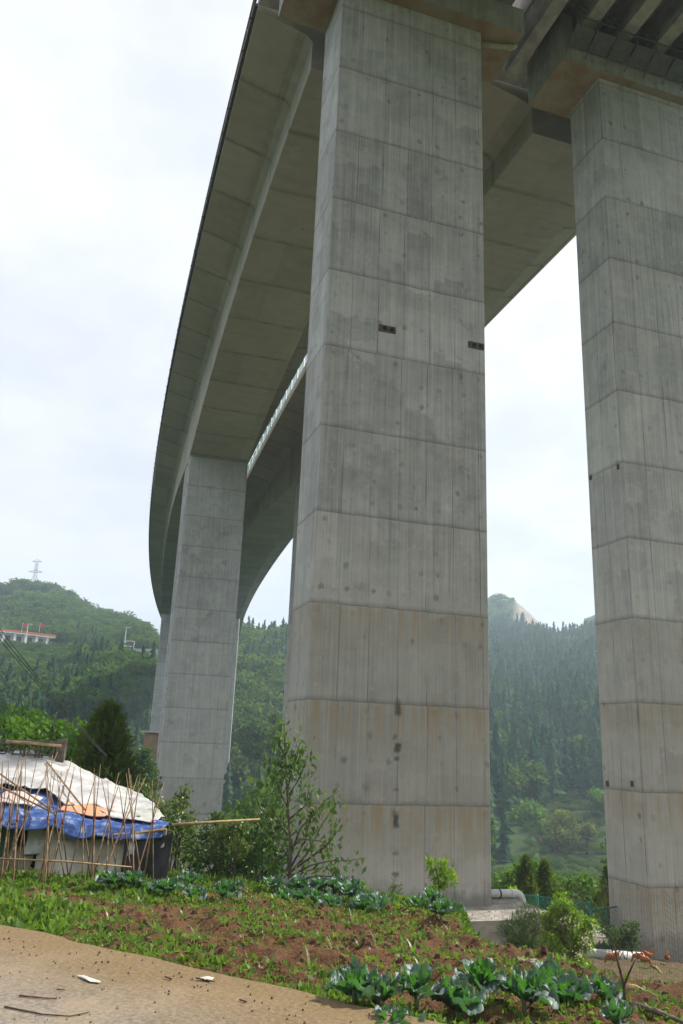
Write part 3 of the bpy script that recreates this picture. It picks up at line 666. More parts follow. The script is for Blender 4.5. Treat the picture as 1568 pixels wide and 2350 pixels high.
def crown_points(lobes, n, r, shell=0.5):
    w = np.array([l[1] ** 2 for l in lobes]); w = w / w.sum()
    idx = r.choice(len(lobes), n, p=w)
    c = np.array([l[0] for l in lobes])[idx]; R = np.array([l[1] for l in lobes])[idx][:, None]
    u = unit(n, r); rad = r.uniform(shell, 1.0, (n, 1)) ** 0.8
    # ragged outline: the radius varies with direction
    wob = 0.74 + 0.5 * vn(u[:, 0] * 2.6 + idx * 3.1, u[:, 1] * 2.6 + u[:, 2] * 2.6, 5)[:, None]
    return c + u * R * rad * wob * np.array([1, 1, .92])
def px_lobes(lst, D, depth, r):
    out = []
    for x, y, rp in lst:
        R = rp * D / FPX; d = D + r.uniform(-depth, depth)
        out.append((at(x, y, d), R))
    return out
def leafy(name, label, cat, base, lobes, n, L, W, mat, seed, group=None, stems=1, tr=0.05, bark=None, axis=None, spread=1.0, shell=0.5, part='crown', fl=0.0):
    """a tree or bush: base point on the ground, crown lobes (centre, radius) in the world, n separate leaves"""
    r = np.random.default_rng(seed)
    base = Vector(base); root = empty(name, base); tag(root, label, cat, group)
    C = crown_points([(np.array(c), R) for c, R in lobes], n, r, shell)
    V, F = leafquads(C, L, W, r, axis, spread, fl=fl)
    tint = np.repeat(clump_tint(C, r, 0.9 / max(0.3, lobes[0][1])), 4)
    obj(part, np_mesh(part, V - np.array(base), F, LM[mat], tint), None, root)
    b = MB(); cen = sum((Vector(c) for c, R in lobes), Vector()) / len(lobes)
    if stems == 1:
        fork = base.lerp(cen, 0.62); fork.x = base.x * .6 + cen.x * .4; fork.y = base.y * .6 + cen.y * .4
        b.tube([Vector((0, 0, -.25)), (fork - base) * .5 + Vector((.03, 0, 0)), fork - base], [tr * 1.25, tr, tr * .8], 8, True)
        for c, R in lobes:
            e = Vector(c) - base; f = fork - base; m = f.lerp(e, .5) + Vector((0, 0, -.06 * (e - f).length))
            b.tube([f, m, e, e + (e - f) * .3], [tr * .55, tr * .4, tr * .22, tr * .08], 5)
    else:
        for k, (c, R) in enumerate(lobes):
            e = Vector(c) - base; s = Vector((rnd.uniform(-.2, .2), rnd.uniform(-.15, .15), -.15))
            b.tube([s, s.lerp(e, .5) + Vector((0, 0, .1 * R)), e, e + Vector((rnd.uniform(-.3, .3) * R, 0, R * .6))], [tr, tr * .8, tr * .5, tr * .2], 5)
    b.build('trunk' if stems == 1 else 'stems', bark or M_BARK, root, True)
    return root

R_ = np.random.default_rng(3)
def ground_at(x, y, D):   # ground point below what pixel (x, .) shows at level distance D
    a, _ = azt(x, y); X_, Y_ = D * math.sin(a), D * math.cos(a); return Vector((X_, Y_, gz(X_, Y_)))

# left: broadleaf tree, juniper, shrubs
leafy('broadleaf_tree', 'bright green broadleaf tree behind the lattice balustrade', 'tree', ground_at(90, 1800, 21.5),
      px_lobes([(-30, 1690, 70), (20, 1690, 55), (75, 1672, 48), (140, 1690, 42), (188, 1682, 36), (100, 1735, 60), (30, 1750, 60), (165, 1745, 52), (215, 1735, 40), (240, 1790, 40), (150, 1800, 50), (-60, 1740, 70), (120, 1680, 30), (55, 1650, 26)], 21.5, 1.0, R_),
      4200, .17, .085, 'broad', 41, tr=.11, axis=(0, 0, -.3))
def juniper(label, x, ytop, ybase, hw, D, n, seed, tint='juniper'):
    r = np.random.default_rng(seed); top = at(x, ytop, D); base = Vector((top.x, top.y, gz(top.x, top.y))); H = top.z - base.z
    rw = hw * D / FPX; root = empty('juniper_tree', base); tag(root, label, 'tree')
    h = r.beta(1.1, 1.2, n); a = r.uniform(0, 6.283, n)
    prof = np.minimum(1, (1 - h) / .5) ** 0.8 * np.minimum(1, .72 + h * 1.2)
    lob = .5 + .95 * vn(a * 2.2, h * 11, seed)
    rr = rw * prof * lob * np.sqrt(r.uniform(.25, 1, n))
    C = np.stack([rr * np.cos(a), rr * np.sin(a), h * H], 1)
    out = np.stack([np.cos(a) * .5, np.sin(a) * .5, np.full(n, .9)], 1)
    V, F = leafquads(C, .30 * rw ** .5, .065 * rw ** .5, r, out, .75)
    obj('crown', np_mesh('crown', V, F, LM[tint], np.repeat(clump_tint(C, r, 2.2), 4)), None, root)
    MB().tube([(0, 0, -.2), (.02, 0, H * .5), (0, 0, H * .92)], [.09, .06, .015], 7).build('trunk', M_BARK, root, True)
juniper('dark olive juniper tree standing right of the white tarpaulin roof', 252, 1628, 1960, 84, 18.6, 6500, 5)
leafy('garden_shrub', 'light green shrub with a dark dead stem at the right end of the hut', 'shrub', ground_at(395, 2000, 17.2),
      px_lobes([(325, 1815, 26), (345, 1850, 34), (385, 1868, 34), (415, 1840, 24), (425, 1815, 16), (355, 1905, 42), (405, 1915, 44), (430, 1950, 34), (425, 1890, 30), (435, 1990, 30)], 17.2, .4, R_),
      2600, .10, .05, 'shrub', 42, stems=9, tr=.025, axis=(0, 0, -.35))
leafy('leafy_bush', 'dense dark green bush between the hut and the slim tree', 'bush', ground_at(560, 2010, 16.0),
      px_lobes([(465, 1945, 40), (500, 1905, 36), (545, 1925, 46), (600, 1905, 44), (475, 1990, 40), (535, 1985, 54), (600, 1985, 56), (640, 1940, 40), (500, 1880, 18), (590, 1878, 22), (635, 1890, 26)], 16.0, .5, R_),
      4200, .085, .045, 'dark', 43, stems=10, tr=.02)
leafy('leafy_bush', 'yellow-green bush tops in front of the dark bush', 'bush', ground_at(520, 2025, 15.2),
      px_lobes([(510, 1915, 26), (535, 1900, 22), (490, 1960, 28), (545, 1950, 30), (560, 1895, 14)], 15.2, .25, R_),
      1100, .075, .04, 'shrub', 44, stems=6, tr=.014)

leafy('hillside_bush', 'grey-green bush hiding the foot of the small block house', 'bush', ground_at(330, 1800, 44), px_lobes([(318, 1735, 16), (335, 1745, 14), (345, 1770, 18), (322, 1775, 20), (305, 1760, 18), (336, 1728, 12), (338, 1755, 16), (345, 1792, 18), (330, 1800, 20), (358, 1800, 14)], 44, .6, R_), 1500, .22, .12, 'dark', 46, stems=5, tr=.05)
# the slim tree in front of the big pier: drooping leaves along real branches
def slim_tree():
    r = np.random.default_rng(8); D = 14.6; base = ground_at(668, 2035, D)
    root = empty('slim_tree', base); tag(root, 'slim young tree with drooping leaves before the left edge of the middle pier', 'tree')
    P = lambda x, y, d=0: at(x, y, D + d) - base
    tk = [Vector((0, 0, -.2)), P(667, 1950), P(662, 1850), P(656, 1750), P(653, 1690), P(655, 1645)]
    br = [tk]
    for pts in ([(667, 1960), (690, 1900), (720, 1870), (745, 1838), (778, 1815)], [(668, 2000), (705, 1960), (735, 1900), (760, 1860), (775, 1835)], [(668, 2010), (715, 1985), (760, 1975), (800, 1975), (842, 1968)],
                [(667, 1975), (640, 1930), (615, 1880), (595, 1850), (585, 1822)], [(660, 1830), (685, 1790), (700, 1750), (712, 1720)], [(663, 1860), (640, 1810), (628, 1770)], [(658, 1780), (680, 1740), (692, 1700)],
                [(656, 1740), (642, 1710), (637, 1690)], [(664, 1880), (700, 1850), (712, 1800)], [(668, 1990), (700, 1930), (712, 1880), (720, 1845)], [(668, 2020), (730, 2010), (775, 2012), (805, 2020)],
                [(668, 2015), (640, 1990), (622, 1960)], [(662, 1800), (645, 1760), (640, 1735)], [(668, 2000), (745, 1945), (770, 1915), (772, 1880)], [(668, 2020), (700, 2000), (740, 1990), (780, 2000)], [(660, 1810), (670, 1770), (678, 1730)],
                [(667, 1950), (690, 1925), (735, 1930), (768, 1940)], [(667, 1930), (650, 1900), (630, 1860), (612, 1845)]):
        dd = r.uniform(-.5, .4); br.append([P(x, y, dd * i / len(pts)) for i, (x, y) in enumerate(pts)])
    b = MB(); C = []
    for i, p in enumerate(br):
        n = len(p); b.tube(p, [(.034 if i == 0 else .015) * (1 - .8 * k / (n - 1)) + .003 for k in range(n)], 6)
        k0 = .22 if i == 0 else .2
        for q in range(130 if i == 0 else 54):
            f = (k0 + (1 - k0) * r.uniform() ** .85) * (n - 1); k = min(int(f), n - 2)
            c = p[k].lerp(p[k + 1], f - k); sp = .05 + .10 * (1 - f / (n - 1)) + (.10 if i == 0 else .03)
            C.append(np.array(c) + r.normal(size=3) * np.array([sp, sp, sp * .8]))
    C = np.array(C); V, F = leafquads(C, .125, .052, r, (0, 0, -.9), .8, fold=.2)
    b.build('trunk', M_BARK2, root, True)
    obj('crown', np_mesh('crown', V, F, LM['glossy'], np.repeat(r.uniform(0, 1, len(C)), 4)), None, root)
slim_tree()

# right: sapling, locust, feathery bush, junipers, trees beyond the fence
leafy('locust_sapling', 'small lime green sapling at the foot of the middle pier', 'sapling', ground_at(1008, 2070, 14.4),
      px_lobes([(998, 1985, 17), (1030, 2002, 17), (1035, 2015, 14), (1005, 2008, 15), (998, 2035, 13), (985, 1972, 9), (1020, 1980, 12), (1012, 2028, 13)], 14.4, .12, R_), 560, .085, .028, 'lime', 51, tr=.012, axis=(0, 0, -.4))
lt = leafy('locust_tree', 'young locust tree with hanging white blossom beside the footing', 'tree', ground_at(1275, 2240, 13.8),
      px_lobes([(1285, 2062, 14), (1288, 2085, 24), (1305, 2105, 28), (1335, 2120, 24), (1275, 2130, 34), (1310, 2145, 32), (1350, 2120, 18), (1265, 2175, 30), (1310, 2185, 30), (1295, 2225, 28), (1330, 2215, 22), (1262, 2110, 20), (1345, 2165, 16), (1290, 2262, 20)], 13.8, .35, R_),
      5200, .085, .036, 'lime', 52, tr=.022, axis=(0, 0, -.35), shell=.3)
r = np.random.default_rng(77); C = []
for x, y in ((1308, 2115), (1322, 2119), (1363, 2134), (1340, 2157), (1350, 2162), (1372, 2140), (1296, 2112), (1330, 2190), (1346, 2150)):
    c = np.array(at(x, y, 13.4)) - np.array(lt.location)
    for k in range(20): C.append(c + r.normal(size=3) * np.array([.03, .03, .05]))
V, F = leafquads(np.array(C), .034, .028, r, (0, 0, -.6), 1.0)
obj('blossom', np_mesh('blossom', V, F, leafmat('white_blossom', (.55, .55, .42), (.75, .74, .62), .35, .02), np.repeat(r.uniform(0, 1, len(C)), 4)), None, lt)
leafy('feathery_bush', 'feathery thin-leaved dark bush in front of the footing block', 'bush', ground_at(1190, 2200, 15.6),
      px_lobes([(1165, 2140, 24), (1190, 2120, 24), (1215, 2105, 26), (1230, 2140, 30), (1200, 2160, 34), (1225, 2180, 30), (1175, 2175, 24), (1240, 2110, 20)], 15.6, .4, R_),
      3000, .13, .010, 'feather', 53, stems=9, tr=.008, axis=(0, 0, .9), shell=.1)
juniper('left of two dark junipers behind the green fence', 1207, 1968, 2075, 25, 29, 2600, 6)
juniper('right of two dark junipers behind the green fence', 1250, 1980, 2075, 24, 29.5, 2400, 7)
juniper('dark juniper half hidden behind the right pier', 1392, 1990, 2075, 16, 28, 1500, 9)
leafy('broadleaf_tree', 'light green tree directly behind the two junipers', 'tree', ground_at(1215, 2075, 33),
      px_lobes([(1172, 2025, 24), (1200, 2005, 24), (1232, 2002, 26), (1258, 2020, 24), (1165, 2055, 22), (1205, 2040, 30), (1245, 2045, 28)], 33, 1.2, R_), 2600, .2, .11, 'broad', 54, tr=.1)
leafy('leafy_bush', 'rounded light green bush right of the junipers', 'bush', ground_at(1310, 2085, 32),
      px_lobes([(1285, 2050, 24), (1318, 2035, 24), (1345, 2030, 22), (1370, 2045, 22), (1300, 2075, 30), (1340, 2070, 32), (1375, 2075, 24), (1275, 2085, 24), (1320, 2105, 34), (1360, 2105, 30)], 32, 1.2, R_), 3400, .17, .09, 'broad', 55, stems=9, tr=.05)
leafy('broadleaf_tree', 'small yellowish tree left of the junipers', 'tree', ground_at(1168, 2075, 28),
      px_lobes([(1160, 2062, 10), (1178, 2052, 12), (1188, 2068, 12), (1165, 2078, 12)], 28, .5, R_), 500, .17, .09, 'lime', 56, tr=.04)
leafy('tall_weed', 'grey-green tall weed standing before the middle of the big pier', 'weed', ground_at(905, 2070, 14.2), px_lobes([(898, 2052, 7), (903, 2036, 6), (905, 2020, 4), (916, 2050, 7), (918, 2032, 4), (908, 2064, 9)], 14.2, .08, R_), 190, .06, .02, 'shrub', 57, stems=4, tr=.006)
leafy('lime_fern', 'little lime fern peeping over the middle cabbages', 'fern', ground_at(825, 2050, 14.6), px_lobes([(818, 2036, 10), (832, 2030, 9), (838, 2044, 9)], 14.6, .1, R_), 170, .08, .022, 'lime', 58, stems=4, tr=.006)
leafy('leafy_bush', 'dark weedy bush against the left face of the right pier', 'bush', ground_at(1430, 2175, 21.0), px_lobes([(1405, 2140, 14), (1425, 2150, 16), (1450, 2130, 14), (1452, 2155, 15), (1440, 2170, 14), (1410, 2165, 14)], 21.0, .3, R_), 700, .11, .04, 'dark', 59, stems=6, tr=.01, axis=(0, 0, .4))
# trees on the far slope one can tell apart
FT = [('round bright green tree low on the far slope, left of the terraces', (1213, 1885), [(1190, 1885, 28), (1213, 1866, 32), (1235, 1882, 28), (1180, 1905, 26), (1240, 1910, 26), (1210, 1905, 36)], 148, 'broad', 1900, .75),
      ('yellow-green tree on the far slope beside the terraces', (1290, 1950), [(1270, 1890, 20), (1292, 1878, 22), (1308, 1895, 18), (1280, 1915, 24), (1300, 1920, 22), (1270, 1940, 20), (1290, 1950, 22)], 144, 'olive', 1500, .6),
      ('little olive tree with a bare trunk on the terraces', (1347, 1955), [(1338, 1905, 12), (1352, 1900, 13), (1360, 1912, 10), (1345, 1918, 12)], 143, 'olive', 520, .5),
      ('pale tree at the right edge of the middle pier, halfway up', (1150, 1790), [(1145, 1765, 18), (1162, 1780, 18), (1150, 1800, 20)], 175, 'olive', 700, .7),
      ('bright tree touching the left edge of the right pier', (1370, 1850), [(1368, 1825, 16), (1385, 1838, 18), (1372, 1850, 16)], 160, 'broad', 700, .7),
      ('round grey-green tree between the twin-walled pier and the middle pier', (585, 1760), [(565, 1690, 24), (590, 1672, 26), (612, 1690, 24), (580, 1715, 28), (605, 1725, 26)], 128, 'hillb', 1600, .6),
      ('drooping grey-green tree left of the slim tree top', (632, 1740), [(630, 1650, 12), (640, 1680, 18), (625, 1710, 20), (645, 1720, 18)], 122, 'hillb', 900, .55)]
for i, (lab, bpx, lob, D, m, n, L) in enumerate(FT):
    leafy('hillside_tree', lab, 'tree', ground_at(bpx[0], bpx[1], D), px_lobes(lob, D, 1.5, R_), n, L, L * .6, m, 60 + i, group='single trees on the far slopes', tr=.18)

# ------------------------------------------------------------------ woods on the hills
def conifer_t(seed):
    r = np.random.default_rng(seed); V = []; F = []
    for i in range(13):
        z0 = .05 + .072 * i + r.uniform(-.014, .014); R = (.165 * (1 - i / 13.4) + .010) * r.uniform(.82, 1.15); n = 11
        a0 = len(V); V.append((r.uniform(-.012, .012), r.uniform(-.012, .012), min(1, z0 + .13)))
        for k in range(n):
            a = 6.283 * k / n + i; q = R * (1.3 if k % 2 else .45) * r.uniform(.5, 1.4); V.append((q * math.cos(a), q * math.sin(a), z0 + r.uniform(-.035, .03)))
        F += [(a0, a0 + 1 + k, a0 + 1 + (k + 1) % n) for k in range(n)]
    return np.array(V), np.array(F)
def broad_t(seed, n=190, L=.12):
    r = np.random.default_rng(seed)
    lob = [(np.array([r.uniform(-.24, .24), r.uniform(-.24, .24), r.uniform(.4, .75)]), r.uniform(.17, .27)) for _ in range(6)]
    C = crown_points(lob, n, r, .7); return leafquads(C, L, L * .75, r, None, 1.0)
def scatter(name, label, temps, pts, hs, mat, seed, wide=1.0):
    r = np.random.default_rng(seed); Vs = []; Fs = []; Ts = []; off = 0
    for (x, y, z), h in zip(pts, hs):
        V, F = temps[r.integers(len(temps))]; a = r.uniform(0, 6.283); ca, sa = math.cos(a), math.sin(a)
        W = V * np.array([h * wide, h * wide, h]); W = np.stack([W[:, 0] * ca - W[:, 1] * sa + x, W[:, 0] * sa + W[:, 1] * ca + y, W[:, 2] + z - .04 * h], 1)
        Vs.append(W); Fs.append(F + off); off += len(V)
        b = np.clip(r.normal(.45, .22), 0, 1); Ts.append(np.clip(b + r.uniform(-.15, .15, len(V)), 0, 1))
    me = np_mesh(name, np.concatenate(Vs), np.concatenate(Fs), LM[mat], np.concatenate(Ts))
    tag(obj(name, me), label, 'woods', kind='stuff')
def area_pts(n, a0, a1, d0, d1, seed, keep):
    r = np.random.default_rng(seed); az = r.uniform(a0, a1, n); D = np.sqrt(r.uniform(d0 ** 2, d1 ** 2, n))
    x = D * np.sin(np.radians(az)); y = D * np.cos(np.radians(az)); m = keep(az, D, x, y, r); x, y = x[m], y[m]
    return np.stack([x, y, height(x, y)], 1), az[m], D[m], r
PIERS_ = [BP(a_, b_, 0) for a_ in (39.6, 121.4) for b_ in (2.2, 11.1)]
def nobridge(x, y, w=7):
    return np.min([np.hypot(x - q.x, y - q.y) for q in PIERS_], axis=0) > 6.5
CT = [conifer_t(i) for i in range(6)]; BT = [broad_t(i) for i in range(6)]; BN = [broad_t(20 + i, 620, .06) for i in range(4)]
bareq = lambda az, D, x, y: (D > 474) & (az > 12.6) & (az < 15.5)
terr = lambda az, D: (az > 15.0) & (az < 23) & (D > 135) & (D < 172)
conmix = lambda x, y: fbm(x * .016, y * .016, 77, 3)
# right slope: mostly conifers
p, az, D, r = area_pts(5200, 3, 26, 132, 475, 1, lambda az, D, x, y, r: ~terr(az, D) & ~((az > 12.3) & (az < 20) & (D < 160)) & (conmix(x, y) > .33) & nobridge(x, y))
scatter('conifer_forest', 'dark conifer wood covering the slope seen between the two big piers', CT, p, r.uniform(5.5, 13, len(p)), 'hillc', 2)
p, az, D, r = area_pts(1100, 3, 26, 132, 475, 3, lambda az, D, x, y, r: ~terr(az, D) & ((conmix(x, y) < .36) | (r.uniform(size=len(x)) < .32)) & ~((az > 12.3) & (az < 20) & (D < 152)) & nobridge(x, y))
scatter('broadleaf_forest', 'scattered lighter broadleaf trees within the conifer slope', BT, p, r.uniform(5, 9, len(p)), 'hillb', 4, 1.05)
p, az, D, r = area_pts(1500, 6, 26, 476, 575, 5, lambda az, D, x, y, r: ~bareq(az, D, x, y))
scatter('broadleaf_forest', 'pale hazy trees on the summit with the bare scree', BT, p, r.uniform(4, 7.5, len(p)) * (1 - .62 * sst(11.3, 12.6, az) * sst(16, 15, az)), 'hillb', 6, 1.3)
# left and middle slopes: mixed
bench = lambda az, D: (D > 224) & (D < 272) & (az < -8)
p, az, D, r = area_pts(3000, -30, -1, 100, 275, 7, lambda az, D, x, y, r: ~bench(az, D) & ~((az < -18) & (D > 196) & (D < 272)) & ((conmix(x, y) < .53) | (r.uniform(size=len(x)) < .15)) & nobridge(x, y, 5))
scatter('broadleaf_forest', 'mixed green wood on the left hillside below the road', BT, p, r.uniform(4.5, 8.5, len(p)), 'hillb', 8, 1.1)
p, az, D, r = area_pts(2400, -30, -1, 100, 275, 9, lambda az, D, x, y, r: ~bench(az, D) & ~((az < -18) & (D > 196) & (D < 272)) & (conmix(x, y) > .47) & nobridge(x, y, 5))
scatter('conifer_forest', 'darker conifers among the wood on the left hillside', CT, p, r.uniform(5, 10, len(p)), 'hillc', 10)
p, az, D, r = area_pts(3400, -30, -6, 268, 425, 11, lambda az, D, x, y, r: (fbm(x * .03, y * .03, 91, 3) > .40))
scatter('broadleaf_forest', 'green scrub and trees on the hilltop under the pylon', BT, p, r.uniform(3.5, 7.5, len(p)), 'hillb', 12, 1.3)
p, az, D, r = area_pts(900, -26, -17, 196, 246, 15, lambda az, D, x, y, r: az < -18)
scatter('hillside_scrub', 'low scrub on the slope below the pale roadside building', BT, p, r.uniform(1.4, 2.6, len(p)), 'hillb', 16, 1.8)
p, az, D, r = area_pts(620, 13.2, 24, 133, 176, 17, lambda az, D, x, y, r: r.uniform(size=len(az)) < .8)
scatter('terrace_scrub', 'small shrubs dotted over the terraces', BN, p, r.uniform(.7, 2.0, len(p)), 'hillb', 18, 1.5)
# valley floor
p, az, D, r = area_pts(800, -34, 34, 40, 128, 13, lambda az, D, x, y, r: ~((az > 9) & (az < 20)) & ~((az > -14) & (az < -5.5) & (D < 62)) & nobridge(x, y, 4) & ~((np.abs(az + 12.6) < 1.0) & (D < 80)))
scatter('valley_woods', 'low woods on the valley floor beyond the bridge', BN, p, r.uniform(2.4, 7.5, len(p)), 'hillb', 14, 1.1)
p, az, D, r = area_pts(420, -34, 34, 52, 130, 19, lambda az, D, x, y, r: ~((az > 9) & (az < 20)) & ~((az > -14) & (az < -5.5) & (D < 62)) & nobridge(x, y, 4) & ~((np.abs(az + 12.6) < 1.0) & (D < 80)))
p2_, a2_, D2_, r2_ = area_pts(420, 8, 21, 38, 132, 29, lambda az, D, x, y, r: nobridge(x, y, 3))
scatter('valley_scrub', 'low scrub on the valley floor between the two big piers', BN, p2_, r2_.uniform(.9, 2.2, len(p2_)), 'hillb', 30, 1.6)
scatter('valley_conifers', 'dark conifers standing on the valley floor', CT, p, r.uniform(4, 9, len(p)), 'hillc', 20)

# ------------------------------------------------------------------ field: weeds, beans, maize, cabbages
def tufts(name, label, cat, pts, h, nb, mat, seed, wide=.18, lean=.7):
    r = np.random.default_rng(seed); n = len(pts); C = np.repeat(np.array(pts), nb, 0) + r.normal(size=(n * nb, 3)) * np.array([.025, .025, 0])
    hh = np.repeat(r.uniform(.5, 1.3, n), nb)[:, None] * h
    V, F = leafquads(C, hh, hh * wide, r, (0, 0, 1.0), lean)
    o = obj(name, np_mesh(name, V, F, LM[mat], np.repeat(np.repeat(r.uniform(0, 1, n), nb), 4))); tag(o, label, cat, kind='stuff'); return o
def fpts(n, x0, x1, y0, y1, keep, seed):
    r = np.random.default_rng(seed); x = r.uniform(x0, x1, n); y = r.uniform(y0, y1, n); m = keep(x, y, r); x, y = x[m], y[m]
    return np.stack([x, y, height(x, y)], 1)
inf = lambda x, y: (field_mask(x, y) > .6) & (road_d(x, y) > .12)
dens = lambda x, y: np.clip((fbm(x * 1.2, y * 1.2 + x * .25, 55, 3) - .40) * 3.0, 0, 1)
leftw = lambda x, y: sst(1.2, -3.5, x) * .55 + sst(11, 13.2, y) * .75 + sst(.7, .15, road_d(x, y)) * .8
pts = fpts(34000, -6, 3.5, 5.8, 15, lambda x, y, r: inf(x, y) & (r.uniform(size=len(x)) < np.clip(dens(x, y) * .6 + leftw(x, y) * .8 * (.45 + dens(x, y)), .05, 1)), 21)
tufts('field_weeds', 'low green weeds spread over the red soil', 'weeds', pts, .05, 5, 'weed', 22, .5, 1.5)
pts = fpts(6000, -6, 3.5, 5.8, 15, lambda x, y, r: inf(x, y) & (r.uniform(size=len(x)) < np.clip(leftw(x, y) * .55 * dens(x, y) + .015, 0, 1)), 23)
tufts('field_grass', 'thin grass blades among the field weeds', 'grass', pts, .085, 3, 'weed', 24, .07, .6)
pts = fpts(14000, 1.6, 3.6, 8.4, 15.0, lambda x, y, r: (field_mask(x, y) < .9) & (field_mask(x, y) > .02) & (r.uniform(size=len(x)) < .75), 25)
tufts('bank_weeds', 'thick weeds on the bank at the right end of the field', 'weeds', pts, .08, 5, 'weed', 26, .5, 1.2)
pts = fpts(5000, -4.5, 3.0, 13.2, 15.4, lambda x, y, r: (field_mask(x, y) > .05) & (r.uniform(size=len(x)) < .6), 27)
tufts('back_weeds', 'taller weeds along the back edge of the field', 'weeds', pts, .11, 5, 'weed', 28, .3, 1.0)
pts = fpts(2600, 3.0, 12, 7.5, 22, lambda x, y, r: (field_mask(x, y) < .05) & (r.uniform(size=len(x)) < np.clip((fbm(x * .6, y * .6, 8, 3) - .5) * 4, 0.02, 1)), 29)
tufts('yard_grass', 'sparse grass on the bare hen yard', 'grass', pts, .06, 4, 'weed', 30, .25, 1.0)
pts = fpts(16000, -16, 16, 15, 34, lambda x, y, r: (field_mask(x, y) < .1) & ((x < 2.5) | (y > 23)) & ~((y > 24) & (x * .953 + (y - 19) * .303 > -6)) & (r.uniform(size=len(x)) < .85), 31)
tufts('meadow_undergrowth', 'rough undergrowth around the bridge piers', 'undergrowth', pts, .24, 6, 'dark', 32, .3, 1.0)
pts = fpts(3000, -6, -1.6, 10.8, 12.7, lambda x, y, r: (r.uniform(size=len(x)) < sst(-1.4, -2.6, x) * (.3 + sst(11.6, 12.4, y))), 33)
tufts('bean_plants', 'leafy young bean plants at the foot of the poles', 'bean plants', pts, .085, 7, 'weed', 34, .6, 1.2)
pts = fpts(1100, -4.6, -2.2, 7.6, 10.4, lambda x, y, r: (road_d(x, y) > .1) & (road_d(x, y) < 1.5) & (x < -2.4 - .0 * y), 35)
tufts('roadside_weeds', 'broad-leaved weeds in the left corner by the lane', 'weeds', pts, .10, 7, 'weed', 36, .45, 1.1)

M_LEAFC = None
def cabmat():
    g = NT('cabbage_leaf'); uv = g.n('TexCoord').outputs['UV']; s = g.n('SeparateXYZ', {0: uv}).outputs
    du = g.ma('ABSOLUTE', g.ma('SUBTRACT', s[0], .5)); mid = g.mr(g.ma('ADD', du, g.ma('MULTIPLY', s[1], .02)), .05, .018)
    vb = g.ma('FRACT', g.ma('ADD', g.ma('MULTIPLY', s[1], 6.0), g.ma('MULTIPLY', du, -5.0)))
    vein = g.mr(g.ma('ABSOLUTE', g.ma('SUBTRACT', vb, .5)), .06, .0, 0, .45)
    t = g.ma('ADD', g.attr('tint'), g.ma('MULTIPLY', g.ma('SUBTRACT', g.n('ObjectInfo').outputs['Random'], .5), .4), clamp=True); ob = g.n('TexCoord').outputs['Object']; n = g.noise(ob, 16, 4)
    c = g.mix(t, (0.024, 0.078, 0.026), (0.20, 0.28, 0.255))
    c = g.mix(g.mr(n, .35, .7), g.mix(.35, c, (0.01, 0.03, 0.02)), c)
    c = g.mix(g.ma('MAXIMUM', vein, g.ma('MULTIPLY', mid, .85)), c, (0.30, 0.40, 0.27))
    d = g.n('BsdfDiffuse', {'Color': c, 'Normal': g.n('Bump', {'Height': g.noise(ob, 34, 3), 'Strength': .7, 'Distance': .02}).outputs[0]}).outputs[0]
    tr = g.n('BsdfTranslucent', {'Color': g.mix(t, (0.085, 0.30, 0.02), (0.06, 0.17, 0.05))}).outputs[0]
    sh = g.n('MixShader', {0: .42, 1: d, 2: tr}).outputs[0]
    return g.out(g.n('MixShader', {0: .06, 1: sh, 2: g.n('BsdfGlossy', {'Color': (.85, .93, 1, 1), 'Roughness': .5}).outputs[0]}).outputs[0])
M_CAB = cabmat(); M_STALK = simple('cabbage_stalk', (0.16, 0.20, 0.10), .7, .3, 20)
def cabbage_meshes(seed, R):
    r = np.random.default_rng(seed); V = []; F = []; UV = []; T = []; nu, nv = 11, 12; hs = r.uniform(.08, .14)
    n = int(r.integers(8, 11)); ph = r.uniform(0, 6)
    for i in range(n):
        k = i / (n - 1); L = R * (1.08 - .45 * k) * r.uniform(.85, 1.12); W = L * r.uniform(.92, 1.12); a = ph + i * 2.4 + r.uniform(-.3, .3)
        e0 = math.radians(14 + 62 * k + r.uniform(-8, 8)); curl = r.uniform(.15, .75) * (1 - .45 * k); cup = r.uniform(.12, .32); roll = r.uniform(-.35, .35)
        w1, w2 = r.uniform(0, 6, 2); b0 = len(V); tint = np.clip(.95 - 1.05 * k + r.uniform(-.2, .2), 0, 1)
        x = 0; z = 0; ang = e0; cx = []
        for j in range(nv):
            cx.append((x, z)); x += math.cos(ang) * L / (nv - 1); z += math.sin(ang) * L / (nv - 1); ang -= curl * 2.2 / (nv - 1) * (1.7 * j / nv)
        for j in range(nv):
            v = j / (nv - 1); pr = (.09 + .91 * float(sst(.08, .55, v))) if v < .58 else math.sqrt(max(0, 1 - ((v - .58) / .475) ** 2))
            for q in range(nu):
                u = -1 + 2 * q / (nu - 1); edge = abs(u) ** 2
                lx = cx[j][0]; lz = cx[j][1] + cup * W * edge * pr + .035 * R / .25 * edge * math.sin(9 * v + 5 * u + w1) + .014 * math.sin(13 * u + 7 * v + w2) + .010 * math.sin(21 * v - 9 * u + w1)
                ly = u * W * .5 * pr; ly, lz = ly * math.cos(roll) - (lz - cx[j][1]) * math.sin(roll), cx[j][1] + (lz - cx[j][1]) * math.cos(roll) + u * W * .5 * pr * math.sin(roll) * .6
                lx += .02 + .015 * edge * math.sin(11 * v + w2)
                V.append((lx * math.cos(a) - ly * math.sin(a), lx * math.sin(a) + ly * math.cos(a), hs * (1 + .35 * k) + lz)); UV.append((.5 + u * .5, v)); T.append(tint)
        for j in range(nv - 1):
            for q in range(nu - 1):
                c = b0 + j * nu + q; F.append((c, c + 1, c + nu + 1, c + nu))
    me = np_mesh('cabbage', V, F, M_CAB, T, True, UV)
    st = MB().tube([(0, 0, -.08), (.008, 0, hs * .6), (0, 0, hs * 1.5)], [.016, .02, .026], 7).mesh('stalk', M_STALK, True)
    return me, st
